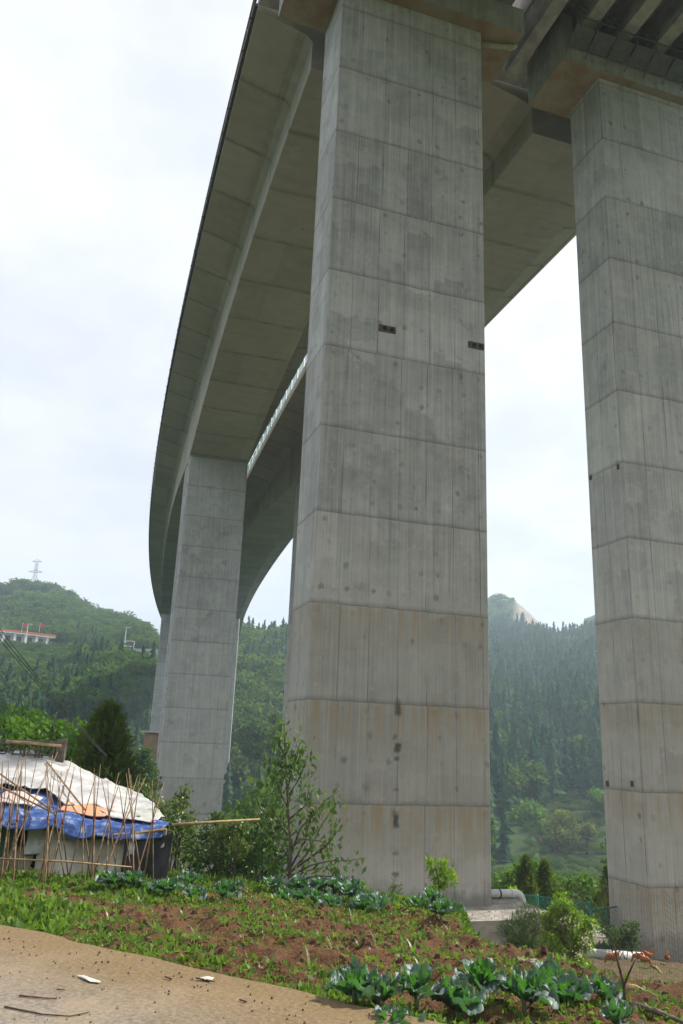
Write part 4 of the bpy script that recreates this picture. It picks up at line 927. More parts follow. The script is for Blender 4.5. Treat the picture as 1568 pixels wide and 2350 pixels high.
CABS = [cabbage_meshes(100 + i, .25) for i in range(8)]
def cabbage(x, y, sc_, k, label, group):
    me, st = CABS[k % 8]; X_, Y_ = x, y
    o = obj('cabbage', me, None, None, (X_, Y_, gz(X_, Y_) - .015), rnd.uniform(0, 6.28)); o.scale = (sc_,) * 3
    obj('stalk', st, None, o); tag(o, label, 'cabbage', group)
def ground_px(x, y):
    """march the view ray of a pixel down to the ground"""
    a, t = azt(x, y); D = np.linspace(4, 26, 900); z = height(D * math.sin(a), D * math.cos(a), False); k = np.argmax(D * t < z)
    return D[k] * math.sin(a), D[k] * math.cos(a)
k = 0
def cab_row(pix, what, group, s):
    global k
    for i, (x, y) in enumerate(sorted(pix)):
        X_, Y_ = ground_px(x, y); cabbage(X_, Y_, s * rnd.uniform(.88, 1.14), k, '%s cabbage from the left %s' % (ORD[i], what), group); k += 3
cab_row([(812, 2318), (872, 2322), (955, 2318), (1050, 2326), (1105, 2305)], 'in the front row by the lane edge, left part', 'cabbages beside the lane', .76)
cab_row([(1205, 2325), (1300, 2318), (1385, 2312), (1262, 2284)], 'in the front clump at the lower right', 'cabbages at the lower right', .76)
cab_row([(905, 2388), (1420, 2372)], 'along the bottom edge, cut by the picture', 'cabbages along the bottom edge', .72)
cab_row([(250, 2052), (300, 2056), (350, 2058), (385, 2068), (440, 2072), (430, 2050), (512, 2078), (535, 2058), (270, 2040)], 'in the back row before the hut and the dark bush', 'cabbages in the left back row', .8)
cab_row([(625, 2058), (650, 2072), (690, 2080), (722, 2078), (762, 2086), (800, 2082), (835, 2100), (870, 2096), (775, 2062), (735, 2058), (845, 2074), (690, 2056), (812, 2060)], 'in the back row before the slim tree and middle pier', 'cabbages in the middle back row', .78)
cab_row([(965, 2098), (1012, 2128), (990, 2088), (1035, 2106)], 'in the small clump below the lime sapling', 'cabbages below the sapling', .74)

# maize seedlings
MZ = []
for i in range(5):
    r = np.random.default_rng(300 + i); b = MB()
    for j in range(5):
        a = j * 2.5 + r.uniform(-.4, .4); L = r.uniform(.12, .2); cu = r.uniform(.5, 1.6); w_ = .011; pts = []; x = 0; z = 0; ang = 1.45 - .1 * j
        vs = []; n_ = 6
        for q in range(n_):
            ww_ = w_ * (1 - (q / (n_ - 1)) ** 2 * .92)
            for sgn in (-1, 1): vs.append((x * math.cos(a) - sgn * ww_ * math.sin(a), x * math.sin(a) + sgn * ww_ * math.cos(a), z))
            x += math.cos(ang) * L / (n_ - 1); z += math.sin(ang) * L / (n_ - 1); ang -= cu / (n_ - 1)
        b.add(vs, [(2 * q, 2 * q + 1, 2 * q + 3, 2 * q + 2) for q in range(n_ - 1)])
    MZ.append(b.mesh('maize_seedling', leafmat('maize_leaf_%s' % 'abcde'[i], (.10, .22, .03), (.2, .34, .05), .5, .05)))
cnt = 0
for row, y0 in enumerate((7.3, 8.0, 8.75, 9.5, 10.3, 11.1, 12.0)):
    for x0 in np.arange(-4.2, 2.6, .52):
        x = x0 + rnd.uniform(-.16, .16); y = y0 - .20 * x0 * .9 + rnd.uniform(-.12, .12)
        if road_d(x, y) < .35 or float(field_mask(np.array([x]), np.array([y]))[0]) < .95 or rnd.random() < .22: continue
        if x < -2.2 and y > 10.8: continue
        o = obj('maize_seedling', MZ[cnt % 5], None, None, (x, y, gz(x, y) - .01), rnd.uniform(0, 6.28)); o.scale = (rnd.uniform(.75, 1.25),) * 3
        where = ('nearest the lane', 'in the second row from the lane', 'in the third row from the lane', 'in the middle of the field', 'in the fifth row from the lane', 'in the sixth row from the lane', 'near the back cabbages')[row]
        tag(o, 'thin bright maize seedling sprouting from the red soil ' + where, 'maize seedling', 'maize seedlings ' + where); cnt += 1
# ------------------------------------------------------------------ hut
def tarp(name, stops, rough=.5, scale=5.0, seed=0.0, trans=0.0):
    g = NT(name); o = g.n('TexCoord').outputs['Object']; n = g.noise(g.vm('ADD', o, (seed, 2 * seed, 0)), scale, 6, .6)
    c = g.ramp(n, stops); f = g.noise(o, 26, 4)
    c = g.mix(g.mr(f, .62, .75, 0, .35), c, (.12, .10, .08))
    return g.out(g.pbsdf(c, rough, bump=n, bs=.25, bd=.05, spec=.35))
M_WT = tarp('white_tarpaulin', [(.25, (.24, .24, .24)), (.42, (.41, .41, .41)), (.6, (.56, .56, .56))], .5, 2.2)
M_BT = tarp('blue_tarpaulin', [(.3, (.014, .03, .12)), (.46, (.03, .075, .26)), (.58, (.08, .14, .35)), (.65, (.32, .36, .48))], .55, 7)
M_OT = tarp('orange_tarpaulin', [(.3, (.62, .24, .13)), (.65, (.72, .36, .22))], .6, 3)
M_PT = tarp('pale_pink_cloth', [(.3, (.55, .42, .38)), (.7, (.70, .62, .58))], .7, 3)
M_KT = tarp('black_shade_cloth', [(.3, (.010, .010, .012)), (.7, (.035, .034, .036))], .7, 3)
M_DT = tarp('dirty_plastic', [(.25, (.20, .175, .125)), (.45, (.36, .335, .26)), (.7, (.58, .56, .50))], .4, 2.2)
M_DT2 = tarp('brown_plastic', [(.3, (.09, .08, .045)), (.7, (.24, .21, .135))], .45, 2.5, 3.0)
M_WP = tarp('grey_white_plastic', [(.3, (.30, .30, .27)), (.7, (.66, .66, .62))], .35, 3, 5.0)
M_GD = simple('green_door_paint', (0.02, 0.075, 0.035), .6, .3, 6)
M_BAM = simple('bamboo_tan', (0.40, 0.27, 0.14), .6, .3, 9)
M_BAM2 = simple('bean_pole_brown', (0.27, 0.18, 0.11), .75, .4, 7)
M_TIE = simple('red_plastic_tie', (0.55, 0.03, 0.03), .5, .2, 9)
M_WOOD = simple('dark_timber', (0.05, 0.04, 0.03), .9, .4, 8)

hut = empty('tarpaulin_hut', (-4.4, 14.4, -2.25)); tag(hut, 'low hut roofed with white and blue tarpaulins behind the bean poles', 'hut')
hl = hut.location
# roof line traced as heights along x: ridge (back) and eave (front)
RX = [-8.6, -7.2, -6.0, -5.35, -4.9, -4.3, -3.7, -3.0, -2.55]
RZ = [-.52, -.50, -.50, -.56, -.66, -.90, -1.07, -1.27, -1.36]
EX = [-8.6, -5.2, -4.5, -3.8, -3.2, -2.9, -2.55]
EZ = [-1.28, -1.26, -1.30, -1.40, -1.40, -1.36, -1.33]
def roofpt(x, v):   # v 0 eave .. 1 ridge
    x = np.asarray(x, float); v = np.asarray(v, float)
    zr = np.interp(x, RX, RZ); ze = np.interp(x, EX, EZ); yr = 15.9 - .35 * (x + 4); ye = 13.4 - .10 * (x + 4)
    yr = np.maximum(yr - 1.3 * sst(-3.6, -2.5, x), ye + .5)
    return ye + (yr - ye) * v, ze + (zr - ze) * (v ** .8)
def sheet(name, mat, x0, x1, v0, v1, off, seed, amp=.04, nx=70, nv=34, w0=0, w1=0, parent=hut, drop=0.0):
    U, Vv = np.meshgrid(np.linspace(0, 1, nx), np.linspace(0, 1, nv)); x = x0 + (x1 - x0) * U
    lo = v0 + w0 * (vn(x * 2.3, x * 0 + seed, seed) - .5) * 2; hi = v1 + w1 * (vn(x * 1.7, x * 0 + seed + 5, seed) - .5) * 2
    v = lo + (hi - lo) * Vv; y, z = roofpt(x, np.clip(v, 0, 1.05)); y = y + np.minimum(v, 0) * 1.2; z = z + np.minimum(v, 0) * .9
    rid = 1 - np.abs(2 * fbm(x * 1.6 + y * .7, y * 1.3 - x * .5, seed + 2, 3) - 1)
    z = z + off + amp * (fbm(x * 2.2, y * 3, seed, 4) - .5) * 2 + amp * .9 * rid ** 5 + amp * .35 * (fbm(x * 9, y * 9, seed + 9, 2) - .5)
    z = z - drop * np.clip(1 - Vv * 6, 0, 1)
    P = np.stack([x, y, z], -1).reshape(-1, 3) - np.array(hl); ii = np.arange(nx * nv).reshape(nv, nx)
    F = np.stack([ii[:-1, :-1], ii[:-1, 1:], ii[1:, 1:], ii[1:, :-1]], -1).reshape(-1, 4)
    o = obj(name, np_mesh(name, P, F, mat, None, True), None, parent)
    md = o.modifiers.new('thickness', 'SOLIDIFY'); md.thickness = .012; md.offset = -1
    return o
rf = sheet('blue_tarpaulin', M_BT, -8.5, -2.55, -.10, .62, .0, 3, .05, 110, 40, .05, 0, drop=.05)
sheet('white_tarpaulin', M_WT, -8.5, -3.05, .26, 1.02, .045, 6, .07, 90, 50, .10, 0)
sheet('grey_tarpaulin', M_WP, -4.0, -2.75, .22, .95, .045, 8, .035, 40, 24, .08, .02)
sheet('orange_tarpaulin', M_OT, -4.36, -3.62, .14, .42, .055, 12, .03, 34, 20, .05, .06)
sheet('pink_cloth', M_PT, -5.45, -4.75, .06, .20, .055, 14, .02, 24, 12, .05, .04)
sheet('pink_cloth', M_PT, -6.3, -5.75, .08, .19, .055, 15, .02, 24, 12, .05, .04)
def drape(name, mat, x0, x1, yb, ztop, zbot, seed, amp=.05, fr=9, sag=0.0, lean=.25, nx=46, nz=26, taper=0.0):
    U, W = np.meshgrid(np.linspace(0, 1, nx), np.linspace(0, 1, nz)); zt = ztop[0] + (ztop[1] - ztop[0]) * U - sag * 4 * U * (1 - U); zb = zbot[0] + (zbot[1] - zbot[0]) * U
    x = x0 + (x1 - x0) * U + taper * W * (U - .5); z = zt + (zb - zt) * W
    y = yb - lean * W - .10 * (x + 4) + amp * np.sin(fr * x + 3 * fbm(x * 2, z * 2, seed, 2) + W * 2) * (.3 + W) + amp * 1.6 * (fbm(x * 3, z * 2.4, seed + 3, 3) - .5)
    P = np.stack([x, y, z], -1).reshape(-1, 3) - np.array(hl); ii = np.arange(nx * nz).reshape(nz, nx)
    F = np.stack([ii[:-1, :-1], ii[1:, :-1], ii[1:, 1:], ii[:-1, 1:]], -1).reshape(-1, 4)
    o = obj(name, np_mesh(name, P, F, mat, None, True), None, hut); md = o.modifiers.new('thickness', 'SOLIDIFY'); md.thickness = .01
    return o
drape('plastic_wall', M_DT2, -8.4, -4.6, 13.55, (-1.72, -1.76), (-2.32, -2.32), 3, .05, 5)
drape('plastic_wall', M_WP, -4.78, -3.95, 13.58, (-1.40, -1.48), (-1.86, -1.80), 5, .05, 8, .0, .1)
drape('plastic_wall', M_DT, -4.55, -3.05, 13.5, (-1.62, -1.52), (-2.32, -2.3), 7, .06, 7, .03, .22)
drape('plastic_wall', M_WP, -3.05, -2.5, 13.38, (-1.42, -1.38), (-1.76, -1.62), 9, .05, 10, .0, .08)
drape('shade_cloth', M_KT, -3.12, -2.38, 13.3, (-1.50, -1.40), (-2.32, -2.25), 11, .06, 12, .06, .18)
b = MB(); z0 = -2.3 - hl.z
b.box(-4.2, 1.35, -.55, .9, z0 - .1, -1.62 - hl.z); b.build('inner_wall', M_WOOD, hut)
dr = MB().box(-.98, -.50, -.80, -.76, z0, -1.42 - hl.z).build('door_panel', M_GD, hut)
b = MB()
for x in (-4.0, -2.4, -1.05, -.42, .45, 1.3, 1.85): MB().tube([(x, -.72 - .1 * x, z0 - .1), (x + .01, -.70 - .1 * x, -1.42 - hl.z)], .028, 6).build('timber_post', M_WOOD, hut)
b = MB(); b.tube([(1.0, -1.12, -1.50 - hl.z), (1.45, -1.16, -1.45 - hl.z), (1.9, -1.2, -1.37 - hl.z)], .022, 6); b.build('eaves_pole', M_BAM, hut)
b = MB(); b.tube([(-4.0, -.85, -1.45 - hl.z), (-.5, -1.0, -1.42 - hl.z), (1.0, -1.05, -1.52 - hl.z)], .03, 6); b.build('eaves_beam', M_WOOD, hut)
# bamboo pole sticking out of the hut
p_a, p_b, p_c = at(398, 1893, 13.3), at(500, 1886, 13.6), at(596, 1880, 14.0)
o = MB().tube([Vector((0, 0, 0)), p_b - p_a, p_c - p_a], [.024, .021, .014], 8).build('bamboo_pole', M_BAM, None, True, p_a)
tag(o, 'pale bamboo pole sticking out to the right from the hut roof', 'pole')
for pa, pb, lab in (((-20, 1762), (118, 1858), 'upper of two crossing sticks laid across the white roof at the left'), ((-20, 1795), (125, 1866), 'lower of two crossing sticks laid across the white roof at the left'), ((108, 1748), (195, 1858), 'steep stick laid down the white roof left of the blue patch')):
    pts = []
    for q in np.linspace(0, 1, 8):
        x = pa[0] + (pb[0] - pa[0]) * q; y = pa[1] + (pb[1] - pa[1]) * q; a_, t_ = azt(x, y); D_ = np.linspace(12.5, 18, 300); X_ = D_ * math.sin(a_); Y_ = D_ * math.cos(a_)
        ye, _z = roofpt(X_, 0 * X_); yr, _z = roofpt(X_, 0 * X_ + 1); vv = np.clip((Y_ - ye) / (yr - ye), 0, 1); zz_ = roofpt(X_, vv)[1] + .15
        j = int(np.argmin(np.abs(D_ * t_ - zz_))); pts.append(Vector((X_[j], Y_[j], zz_[j])))
    o = MB().tube([p - pts[0] for p in pts], .016, 6).build('roof_stick', M_BAM2, None, True, pts[0]); tag(o, lab, 'stick', 'sticks holding down the roof')

# lattice balustrade behind the hut roof
bl = empty('lattice_balustrade', at(136, 1765, 17.2)); tag(bl, 'grey openwork concrete balustrade with a corner post behind the hut roof', 'balustrade')
bo = bl.location; s_ = 17.2 / FPX; M_BAL = simple('weathered_concrete', (0.15, 0.125, 0.10), .95, .4, 9, bump=.5)
dirx = Vector((-1, .12, 0)).normalized()
def BQ(u, z, d=0.0): return (dirx.x * u - dirx.y * d, dirx.y * u + dirx.x * d * -1, z)
def bbar(b, u0, u1, z0_, z1_, d=.05):
    b.hexa([BQ(u0, z0_, -d), BQ(u1, z0_, -d), BQ(u1, z0_, d), BQ(u0, z0_, d)], [BQ(u0, z1_, -d), BQ(u1, z1_, -d), BQ(u1, z1_, d), BQ(u0, z1_, d)])
b = MB(); bbar(b, -.08, .10, -1.7, .56, .085); b.build('post', M_BAL, bl)
b = MB(); bbar(b, .10, 2.6, -1.7, .0, .06); b.build('base_wall', M_BAL, bl)
b = MB(); bbar(b, .10, 2.6, .43, .52, .07); bbar(b, .10, 2.6, 0.0, .06, .06)
for i in range(8):
    u = .13 + i * .31; bbar(b, u, u + .035, .06, .43, .05)
    cx_, cz = u + .17, .245
    for k2 in range(6):
        a1, a2 = k2 * 1.047, (k2 + 1) * 1.047; b.tube([BQ(cx_ + .1 * math.cos(a1), cz + .12 * math.sin(a1)), BQ(cx_ + .1 * math.cos(a2), cz + .12 * math.sin(a2))], .02, 5)
        b.tube([BQ(cx_ + .1 * math.cos(a1), cz + .12 * math.sin(a1)), BQ(cx_ + .15 * math.cos(a1), cz + .19 * math.sin(a1))], .018, 5)
    b.tube([BQ(cx_ - .1, cz), BQ(cx_ + .1, cz)], .016, 5)
b.build('lattice_panel', M_BAL, bl)
b = MB(); b.tube([(at(142, 1712, 17.0) - bo), (at(60, 1704, 17.05) - bo), (at(14, 1701, 17.1) - bo)], .028, 7)
o = b.build('bamboo_pole', M_BAM, None, True, bo); tag(o, 'short bamboo pole lying along the top of the lattice balustrade', 'pole')

# bean poles: tied bundles
ties = [2, 22, 40, 57, 110, 127, 144, 192, 216, 250, 284, 306, 351]
for i, x in enumerate(ties):
    D = 12.45 + rnd.uniform(-.12, .12); T_ = at(x, 1880 + rnd.uniform(-6, 8), D); zg = gz(T_.x, T_.y); base = Vector((T_.x, T_.y, zg))
    root = empty('bean_poles', base); tag(root, '%s bundle of brown bean poles from the left, tied together' % ORD[i], 'bean poles', 'tied bean poles before the hut')
    n_ = rnd.choice((3, 3, 4))
    for k2 in range(n_):
        bx = rnd.uniform(-.24, .24); by = (-.3 if k2 % 2 else .3) + rnd.uniform(-.08, .08); tz = T_.z - zg
        top = 1.50 + rnd.uniform(-.12, .16); f = top / tz
        ex = Vector((bx + (-bx) * f + rnd.uniform(-.06, .06), by - by * f, top)); bs = Vector((bx, by, gz(base.x + bx, base.y + by) - zg - .1))
        mid = Vector((rnd.uniform(-.012, .012), rnd.uniform(-.012, .012), tz))
        MB().tube([bs, bs.lerp(mid, .5) + Vector((rnd.uniform(-.015, .015), 0, 0)), mid, ex], [.0105, .0095, .008, .0045], 5).build('pole', M_BAM2, root, True)
    if i % 2 == 0 or n_ == 4: MB().tube([(0, 0, T_.z - zg - .025), (0, 0, T_.z - zg + .025)], .0145, 8).build('tie', M_TIE, root, True)
a_ = at(-30, 1969, 12.3); b_ = at(150, 1977, 12.2); c_ = at(303, 1990, 12.25)
o = MB().tube([Vector((0, 0, 0)), b_ - a_, c_ - a_], [.014, .014, .011], 6).build('bamboo_rail', M_BAM, None, True, a_); tag(o, 'long pale bamboo rail laid level across the bean poles', 'pole')
# bare dark stem at the shrub
# ------------------------------------------------------------------ pipes, fence, stones
def elbow(c, r, n=7): return [Vector((c[0] + r * math.sin(k * math.pi / 2 / n), c[1], c[2] - r + r * math.cos(k * math.pi / 2 / n))) for k in range(n + 1)]
q = BP(.9, 4.75, -3.445); pr = empty('drain_pipe', q, BH(0)); tag(pr, 'white plastic drainpipe with a bent end at the foot of the middle pier', 'pipe')
MB().tube([Vector((-.3, 0, 0)), Vector((1.05, 0, 0))] + elbow((1.2, 0, 0), .2) + [Vector((1.4, 0, -.6))], .1, 16).build('pipe', M_PVC, pr, True)
MB().tube([(.74, 0, 0), (.775, 0, 0)], .108, 16).build('clamp', M_DARK, pr, True); MB().tube([(1.06, 0, 0), (1.14, 0, 0)], .107, 16).build('socket', M_PVC, pr, True)
pa = at(1290, 2197, 20.6); pb = at(1481, 2199, 21.6)
pa.z = max(pa.z, gz(pa.x, pa.y) + .08); pb.z = max(pb.z, gz(pb.x, pb.y) + .08); o = MB().tube([Vector((0, 0, 0)), Vector((pb.x - pa.x, pb.y - pa.y, pb.z - pa.z))], .105, 14).build('drain_pipe', M_PVC, None, True, pa)
tag(o, 'long pale pipe lying on the hen yard at the foot of the right pier', 'pipe')
fe = empty('mesh_fence', (4.9, 25.4, -5.4)); tag(fe, 'green wire mesh fence behind the footing, before the junipers', 'fence'); fo = fe.location
fpt = [at(1150, 2048, 28.4), at(1185, 2052, 27.4), at(1233, 2056, 26.2), at(1292, 2065, 25.2), at(1355, 2074, 24.2)]
for i, p in enumerate(fpt):
    zg = gz(p.x, p.y); b = MB(); b.tube([Vector((p.x, p.y, zg - .1)) - fo, Vector((p.x, p.y, p.z + .05)) - fo], .04, 8); b.build('post', M_GREEN, fe, True)
for a_, b_ in zip(fpt[:-1], fpt[1:]):
    b = MB(); za, zb = gz(a_.x, a_.y), gz(b_.x, b_.y)
    b.tube([a_ - fo, b_ - fo], .018, 6); A_ = Vector((a_.x, a_.y, za + .08)); B_ = Vector((b_.x, b_.y, zb + .08)); b.tube([A_ - fo, B_ - fo], .018, 6)
    for k2 in range(1, 26): f = k2 / 26; b.tube([A_.lerp(B_, f) - fo, a_.lerp(b_, f) - fo], .0035, 3, False)
    for k2 in range(1, 18): f = k2 / 18; b.tube([A_.lerp(a_, f) - fo, B_.lerp(b_, f) - fo], .0035, 3, False)
    b.build('mesh_panel', M_GREEN, fe)
ga = empty('mesh_gate', (fpt[-1].x, fpt[-1].y, gz(fpt[-1].x, fpt[-1].y))); tag(ga, 'green framed mesh gate beside the left edge of the right pier', 'gate'); go = ga.location
A_, B_ = at(1358, 2089, 24.1), at(1420, 2080, 24.6); C_, D_ = at(1358, 2140, 24.1), at(1420, 2136, 24.6)
b = MB(); fz_ = [A_, B_, D_, C_, A_]
for p, q in zip(fz_[:-1], fz_[1:]): b.tube([p - go, q - go], .022, 6)
b.tube([A_.lerp(B_, .55) - go, C_.lerp(D_, .55) - go], .02, 6); b.build('frame', M_GREEN, ga, True)
b = MB()
for k2 in range(1, 18): f = k2 / 18; b.tube([A_.lerp(B_, f) - go, C_.lerp(D_, f) - go], .003, 3, False)
for k2 in range(1, 14): f = k2 / 14; b.tube([A_.lerp(C_, f) - go, B_.lerp(D_, f) - go], .003, 3, False)
b.build('mesh_panel', M_GREEN, ga)
# forked branch post and chicken wire
D = 9.0; Pp = lambda x, y, d=0: at(x, y, D + d)
bx = ground_px(1440, 2345); fb = Vector((bx[0], bx[1], gz(*bx))); D = math.hypot(*bx)
br = MB().tube([Vector((0, 0, -.15)), Pp(1432, 2262) - fb, Pp(1420, 2215) - fb, Pp(1408, 2165) - fb], [.013, .011, .009, .005], 7)
br.tube([Pp(1432, 2262) - fb, Pp(1445, 2230) - fb, Pp(1460, 2198) - fb], [.009, .0075, .004], 7)
o = br.build('forked_post', M_BARK, None, True, fb); tag(o, 'forked bare branch stuck in the soil at the lower right', 'post')
wf = empty('chicken_wire', fb); tag(wf, 'thin sagging chicken wire running right from the forked branch', 'wire fence')
b = MB(); rt = Vector((5.4, 9.6, 0)); lt_ = Vector((2.75, 11.6, 0))
seg = [lt_, Vector((fb.x, fb.y, 0)), rt]
for a_, b_ in zip(seg[:-1], seg[1:]):
    L_ = (b_ - a_).length; n_ = int(L_ / .045)
    for k2 in range(n_ + 1):
        p = a_.lerp(b_, k2 / n_); zg = gz(p.x, p.y); b.tube([Vector((p.x, p.y, zg)) - fb, Vector((p.x, p.y, zg + .82 + .05 * math.sin(k2 * .2))) - fb], .0007, 3, False)
    for j in range(19):
        pts = []
        for k2 in range(0, n_ + 1, 4):
            p = a_.lerp(b_, k2 / n_); pts.append(Vector((p.x, p.y, gz(p.x, p.y) + (.82 + .05 * math.sin(k2 * .2)) * j / 18)) - fb)
        b.tube(pts, .0007, 3, False)
b.build('wire_mesh', M_RUST, wf)
for lab, (x0, y0), (x1, y1), r0 in (('grey fallen branch on the hen yard at the right edge', (1450, 2318), (1570, 2352), .022), ('pale split log beside the forked branch', (1438, 2278), (1476, 2292), .03), ('short pale plank on the hen yard before the right pier', (1494, 2226), (1518, 2235), .03)):
    a_ = ground_px(x0, y0); b_ = ground_px(x1, y1); A_ = Vector((a_[0], a_[1], gz(*a_) + r0)); B_ = Vector((b_[0], b_[1], gz(*b_) + r0)); m_ = A_.lerp(B_, .5); m_.z = max(m_.z, gz(m_.x, m_.y) + r0)
    o = MB().tube([Vector((0, 0, 0)), m_ - A_ + Vector((.02, .02, 0)), B_ - A_], [r0, r0 * .9, r0 * .6], 7).build('fallen_branch', M_BARK2 if 'grey' in lab else M_BAM, None, True, A_); tag(o, lab, 'branch')
M_STONE = simple('stone', (0.28, 0.24, 0.20), .9, .3, 9, bump=.4)
def rock(x, y, r_, seed):
    r = np.random.default_rng(seed); b = MB(); n_ = 7; vs = []
    for j, (zz_, q) in enumerate(((-.3, .8), (.15, 1.0), (.5, .75), (.68, .3))):
        for k2 in range(n_): a = 6.283 * k2 / n_ + j * .3; f = q * r.uniform(.8, 1.2); vs.append((r_ * f * math.cos(a), r_ * .8 * f * math.sin(a), r_ * zz_ * r.uniform(.85, 1.1)))
    fs = [(j * n_ + k2, j * n_ + (k2 + 1) % n_, (j + 1) * n_ + (k2 + 1) % n_, (j + 1) * n_ + k2) for j in range(3) for k2 in range(n_)] + [tuple(3 * n_ + k2 for k2 in range(n_))]
    b.add(vs, fs); return b.mesh('stone', M_STONE)
for lab, x, y, r_ in (('big pale stone under the feathery bush', 1222, 2222, .12), ('brown stone left of the feathery bush', 1170, 2208, .10), ('stone at the foot of the footing block', 1195, 2215, .09), ('small orange-brown stone on top of the footing', 0, 0, .08)):
    if x: X_, Y_ = ground_px(x, y); loc = (X_, Y_, gz(X_, Y_))
    else: loc = BP(-.75, 5.1, -3.53)
    tag(obj('stone', rock(0, 0, r_, int(r_ * 1000) + x), None, None, loc), lab, 'stone')
b = MB(); r = np.random.default_rng(99)
for k2 in range(520):
    x, y = r.uniform(-5, 3.2), r.uniform(6, 14.3)
    if r.uniform() < .35: x, y = r.uniform(3, 9), r.uniform(8.5, 20)
    elif road_d(x, y) < .15 or float(field_mask(np.array([x]), np.array([y]))[0]) < .5: continue
    q = r.uniform(.008, .022) * (1.8 if r.uniform() < .1 else 1); z_ = gz(x, y); n_ = 5
    b.add([(x + q * math.cos(6.283 * i / n_ + k2) * r.uniform(.7, 1.2), y + q * math.sin(6.283 * i / n_ + k2), z_ - .01) for i in range(n_)] + [(x, y, z_ + q * .8)], [(i, (i + 1) % n_, n_) for i in range(n_)])
tag(b.build('soil_pebbles', M_STONE), 'pale pebbles strewn over the soil', 'pebbles', kind='stuff')
b = MB(); r = np.random.default_rng(98)
for k2 in range(2600):
    x, y = r.uniform(-5, 3.2), r.uniform(6, 14.3)
    if road_d(x, y) < .1 or float(field_mask(np.array([x]), np.array([y]))[0]) < .4: continue
    q = r.uniform(.012, .034) * (1.7 if r.uniform() < .08 else 1); z_ = gz(x, y); n_ = 6
    b.add([(x + q * math.cos(6.283 * i / n_ + k2) * r.uniform(.7, 1.25), y + q * math.sin(6.283 * i / n_ + k2) * r.uniform(.7, 1.2), z_ - .012) for i in range(n_)] + [(x + .6 * q * math.cos(6.283 * i / n_ + k2), y + .6 * q * math.sin(6.283 * i / n_ + k2), z_ + q * r.uniform(.5, .9)) for i in range(n_)], [(i, (i + 1) % n_, n_ + (i + 1) % n_, n_ + i) for i in range(n_)] + [tuple(range(n_, 2 * n_))])
tag(b.build('soil_clods', simple('soil_clod', (.115, .06, .034), .95, .4, 9, bump=.5)), 'crumbly red-brown clods on the field', 'clods', kind='stuff')
# litter on the lane
for lab, nm, cat, pts, r0, m in (
    ('long dark bent twig on the concrete lane', 'twig', 'twig', [(10, 2312), (60, 2322), (100, 2330), (160, 2334), (205, 2325)], .0055, M_BARK),
    ('short reddish twig on the concrete lane', 'twig', 'twig', [(44, 2287), (70, 2289), (100, 2292), (130, 2294)], .006, simple('red_bark', (.17, .07, .04), .9, .4, 20)),
    ('small brown splinter between the twigs and the white scrap', 'splinter', 'splinter', [(130, 2272), (150, 2272)], .005, M_BARK2),
    ('short dark twig near the middle of the lane', 'twig', 'twig', [(379, 2243), (395, 2249)], .006, M_BARK),
    ('thin twig beside the pale scrap at the lane edge', 'twig', 'twig', [(450, 2246), (475, 2250), (493, 2255)], .005, M_BARK),
    ('small twig at the lower right of the lane', 'twig', 'twig', [(550, 2296), (567, 2301)], .006, M_BARK)):
    P = [onroad(x, y) + Vector((0, 0, r0 * .9)) for x, y in pts]
    o = MB().tube([p - P[0] for p in P], [r0 * (1 - .5 * i / len(P)) for i in range(len(P))], 5).build(nm, m, None, True, P[0]); tag(o, lab, cat)
M_SCRAP = simple('white_scrap', (.55, .54, .51), .5, .1, 20)
for lab, pts in (('white strip of plastic lying on the lane', [(176, 2239), (190, 2241), (232, 2254), (228, 2257), (207, 2255), (190, 2247)]), ('torn pale scrap at the edge of the lane', [(458, 2246), (476, 2243), (492, 2245), (486, 2251), (470, 2250)])):
    P = [onroad(x, y) for x, y in pts]; c_ = sum(P, Vector()) / len(P); b = MB(); n_ = len(P)
    b.add([p - c_ + Vector((0, 0, .006)) for p in P] + [(p - c_) * .8 + Vector((0, 0, .008 + .004 * (i % 2))) for i, p in enumerate(P)], [tuple(range(n_, 2 * n_))] + [(i, (i + 1) % n_, n_ + (i + 1) % n_, n_ + i) for i in range(n_)])
    tag(b.build('plastic_scrap', M_SCRAP, None, False, c_), lab, 'scrap')
b = MB(); r = np.random.default_rng(5)
for k2 in range(420):
    x, y = r.uniform(-4, .6), r.uniform(4.4, 8.0)
    if road_d(x, y) > -.08: continue
    q = r.uniform(.004, .011); n_ = 5
    b.add([(x + q * math.cos(6.283 * i / n_ + k2) * r.uniform(.7, 1.3), y + q * math.sin(6.283 * i / n_ + k2) * r.uniform(.6, 1), -1.656) for i in range(n_)] + [(x + .62 * q * math.cos(6.283 * i / n_ + k2), y + .55 * q * math.sin(6.283 * i / n_ + k2), -1.646 + q * .3) for i in range(n_)], [(i, (i + 1) % n_, n_ + (i + 1) % n_, n_ + i) for i in range(n_)] + [tuple(range(n_, 2 * n_))])
tag(b.build('lane_gravel', simple('dark_grit', (.15, .12, .10), .9, .7, 14)), 'grit scattered over the concrete lane', 'grit', kind='stuff')

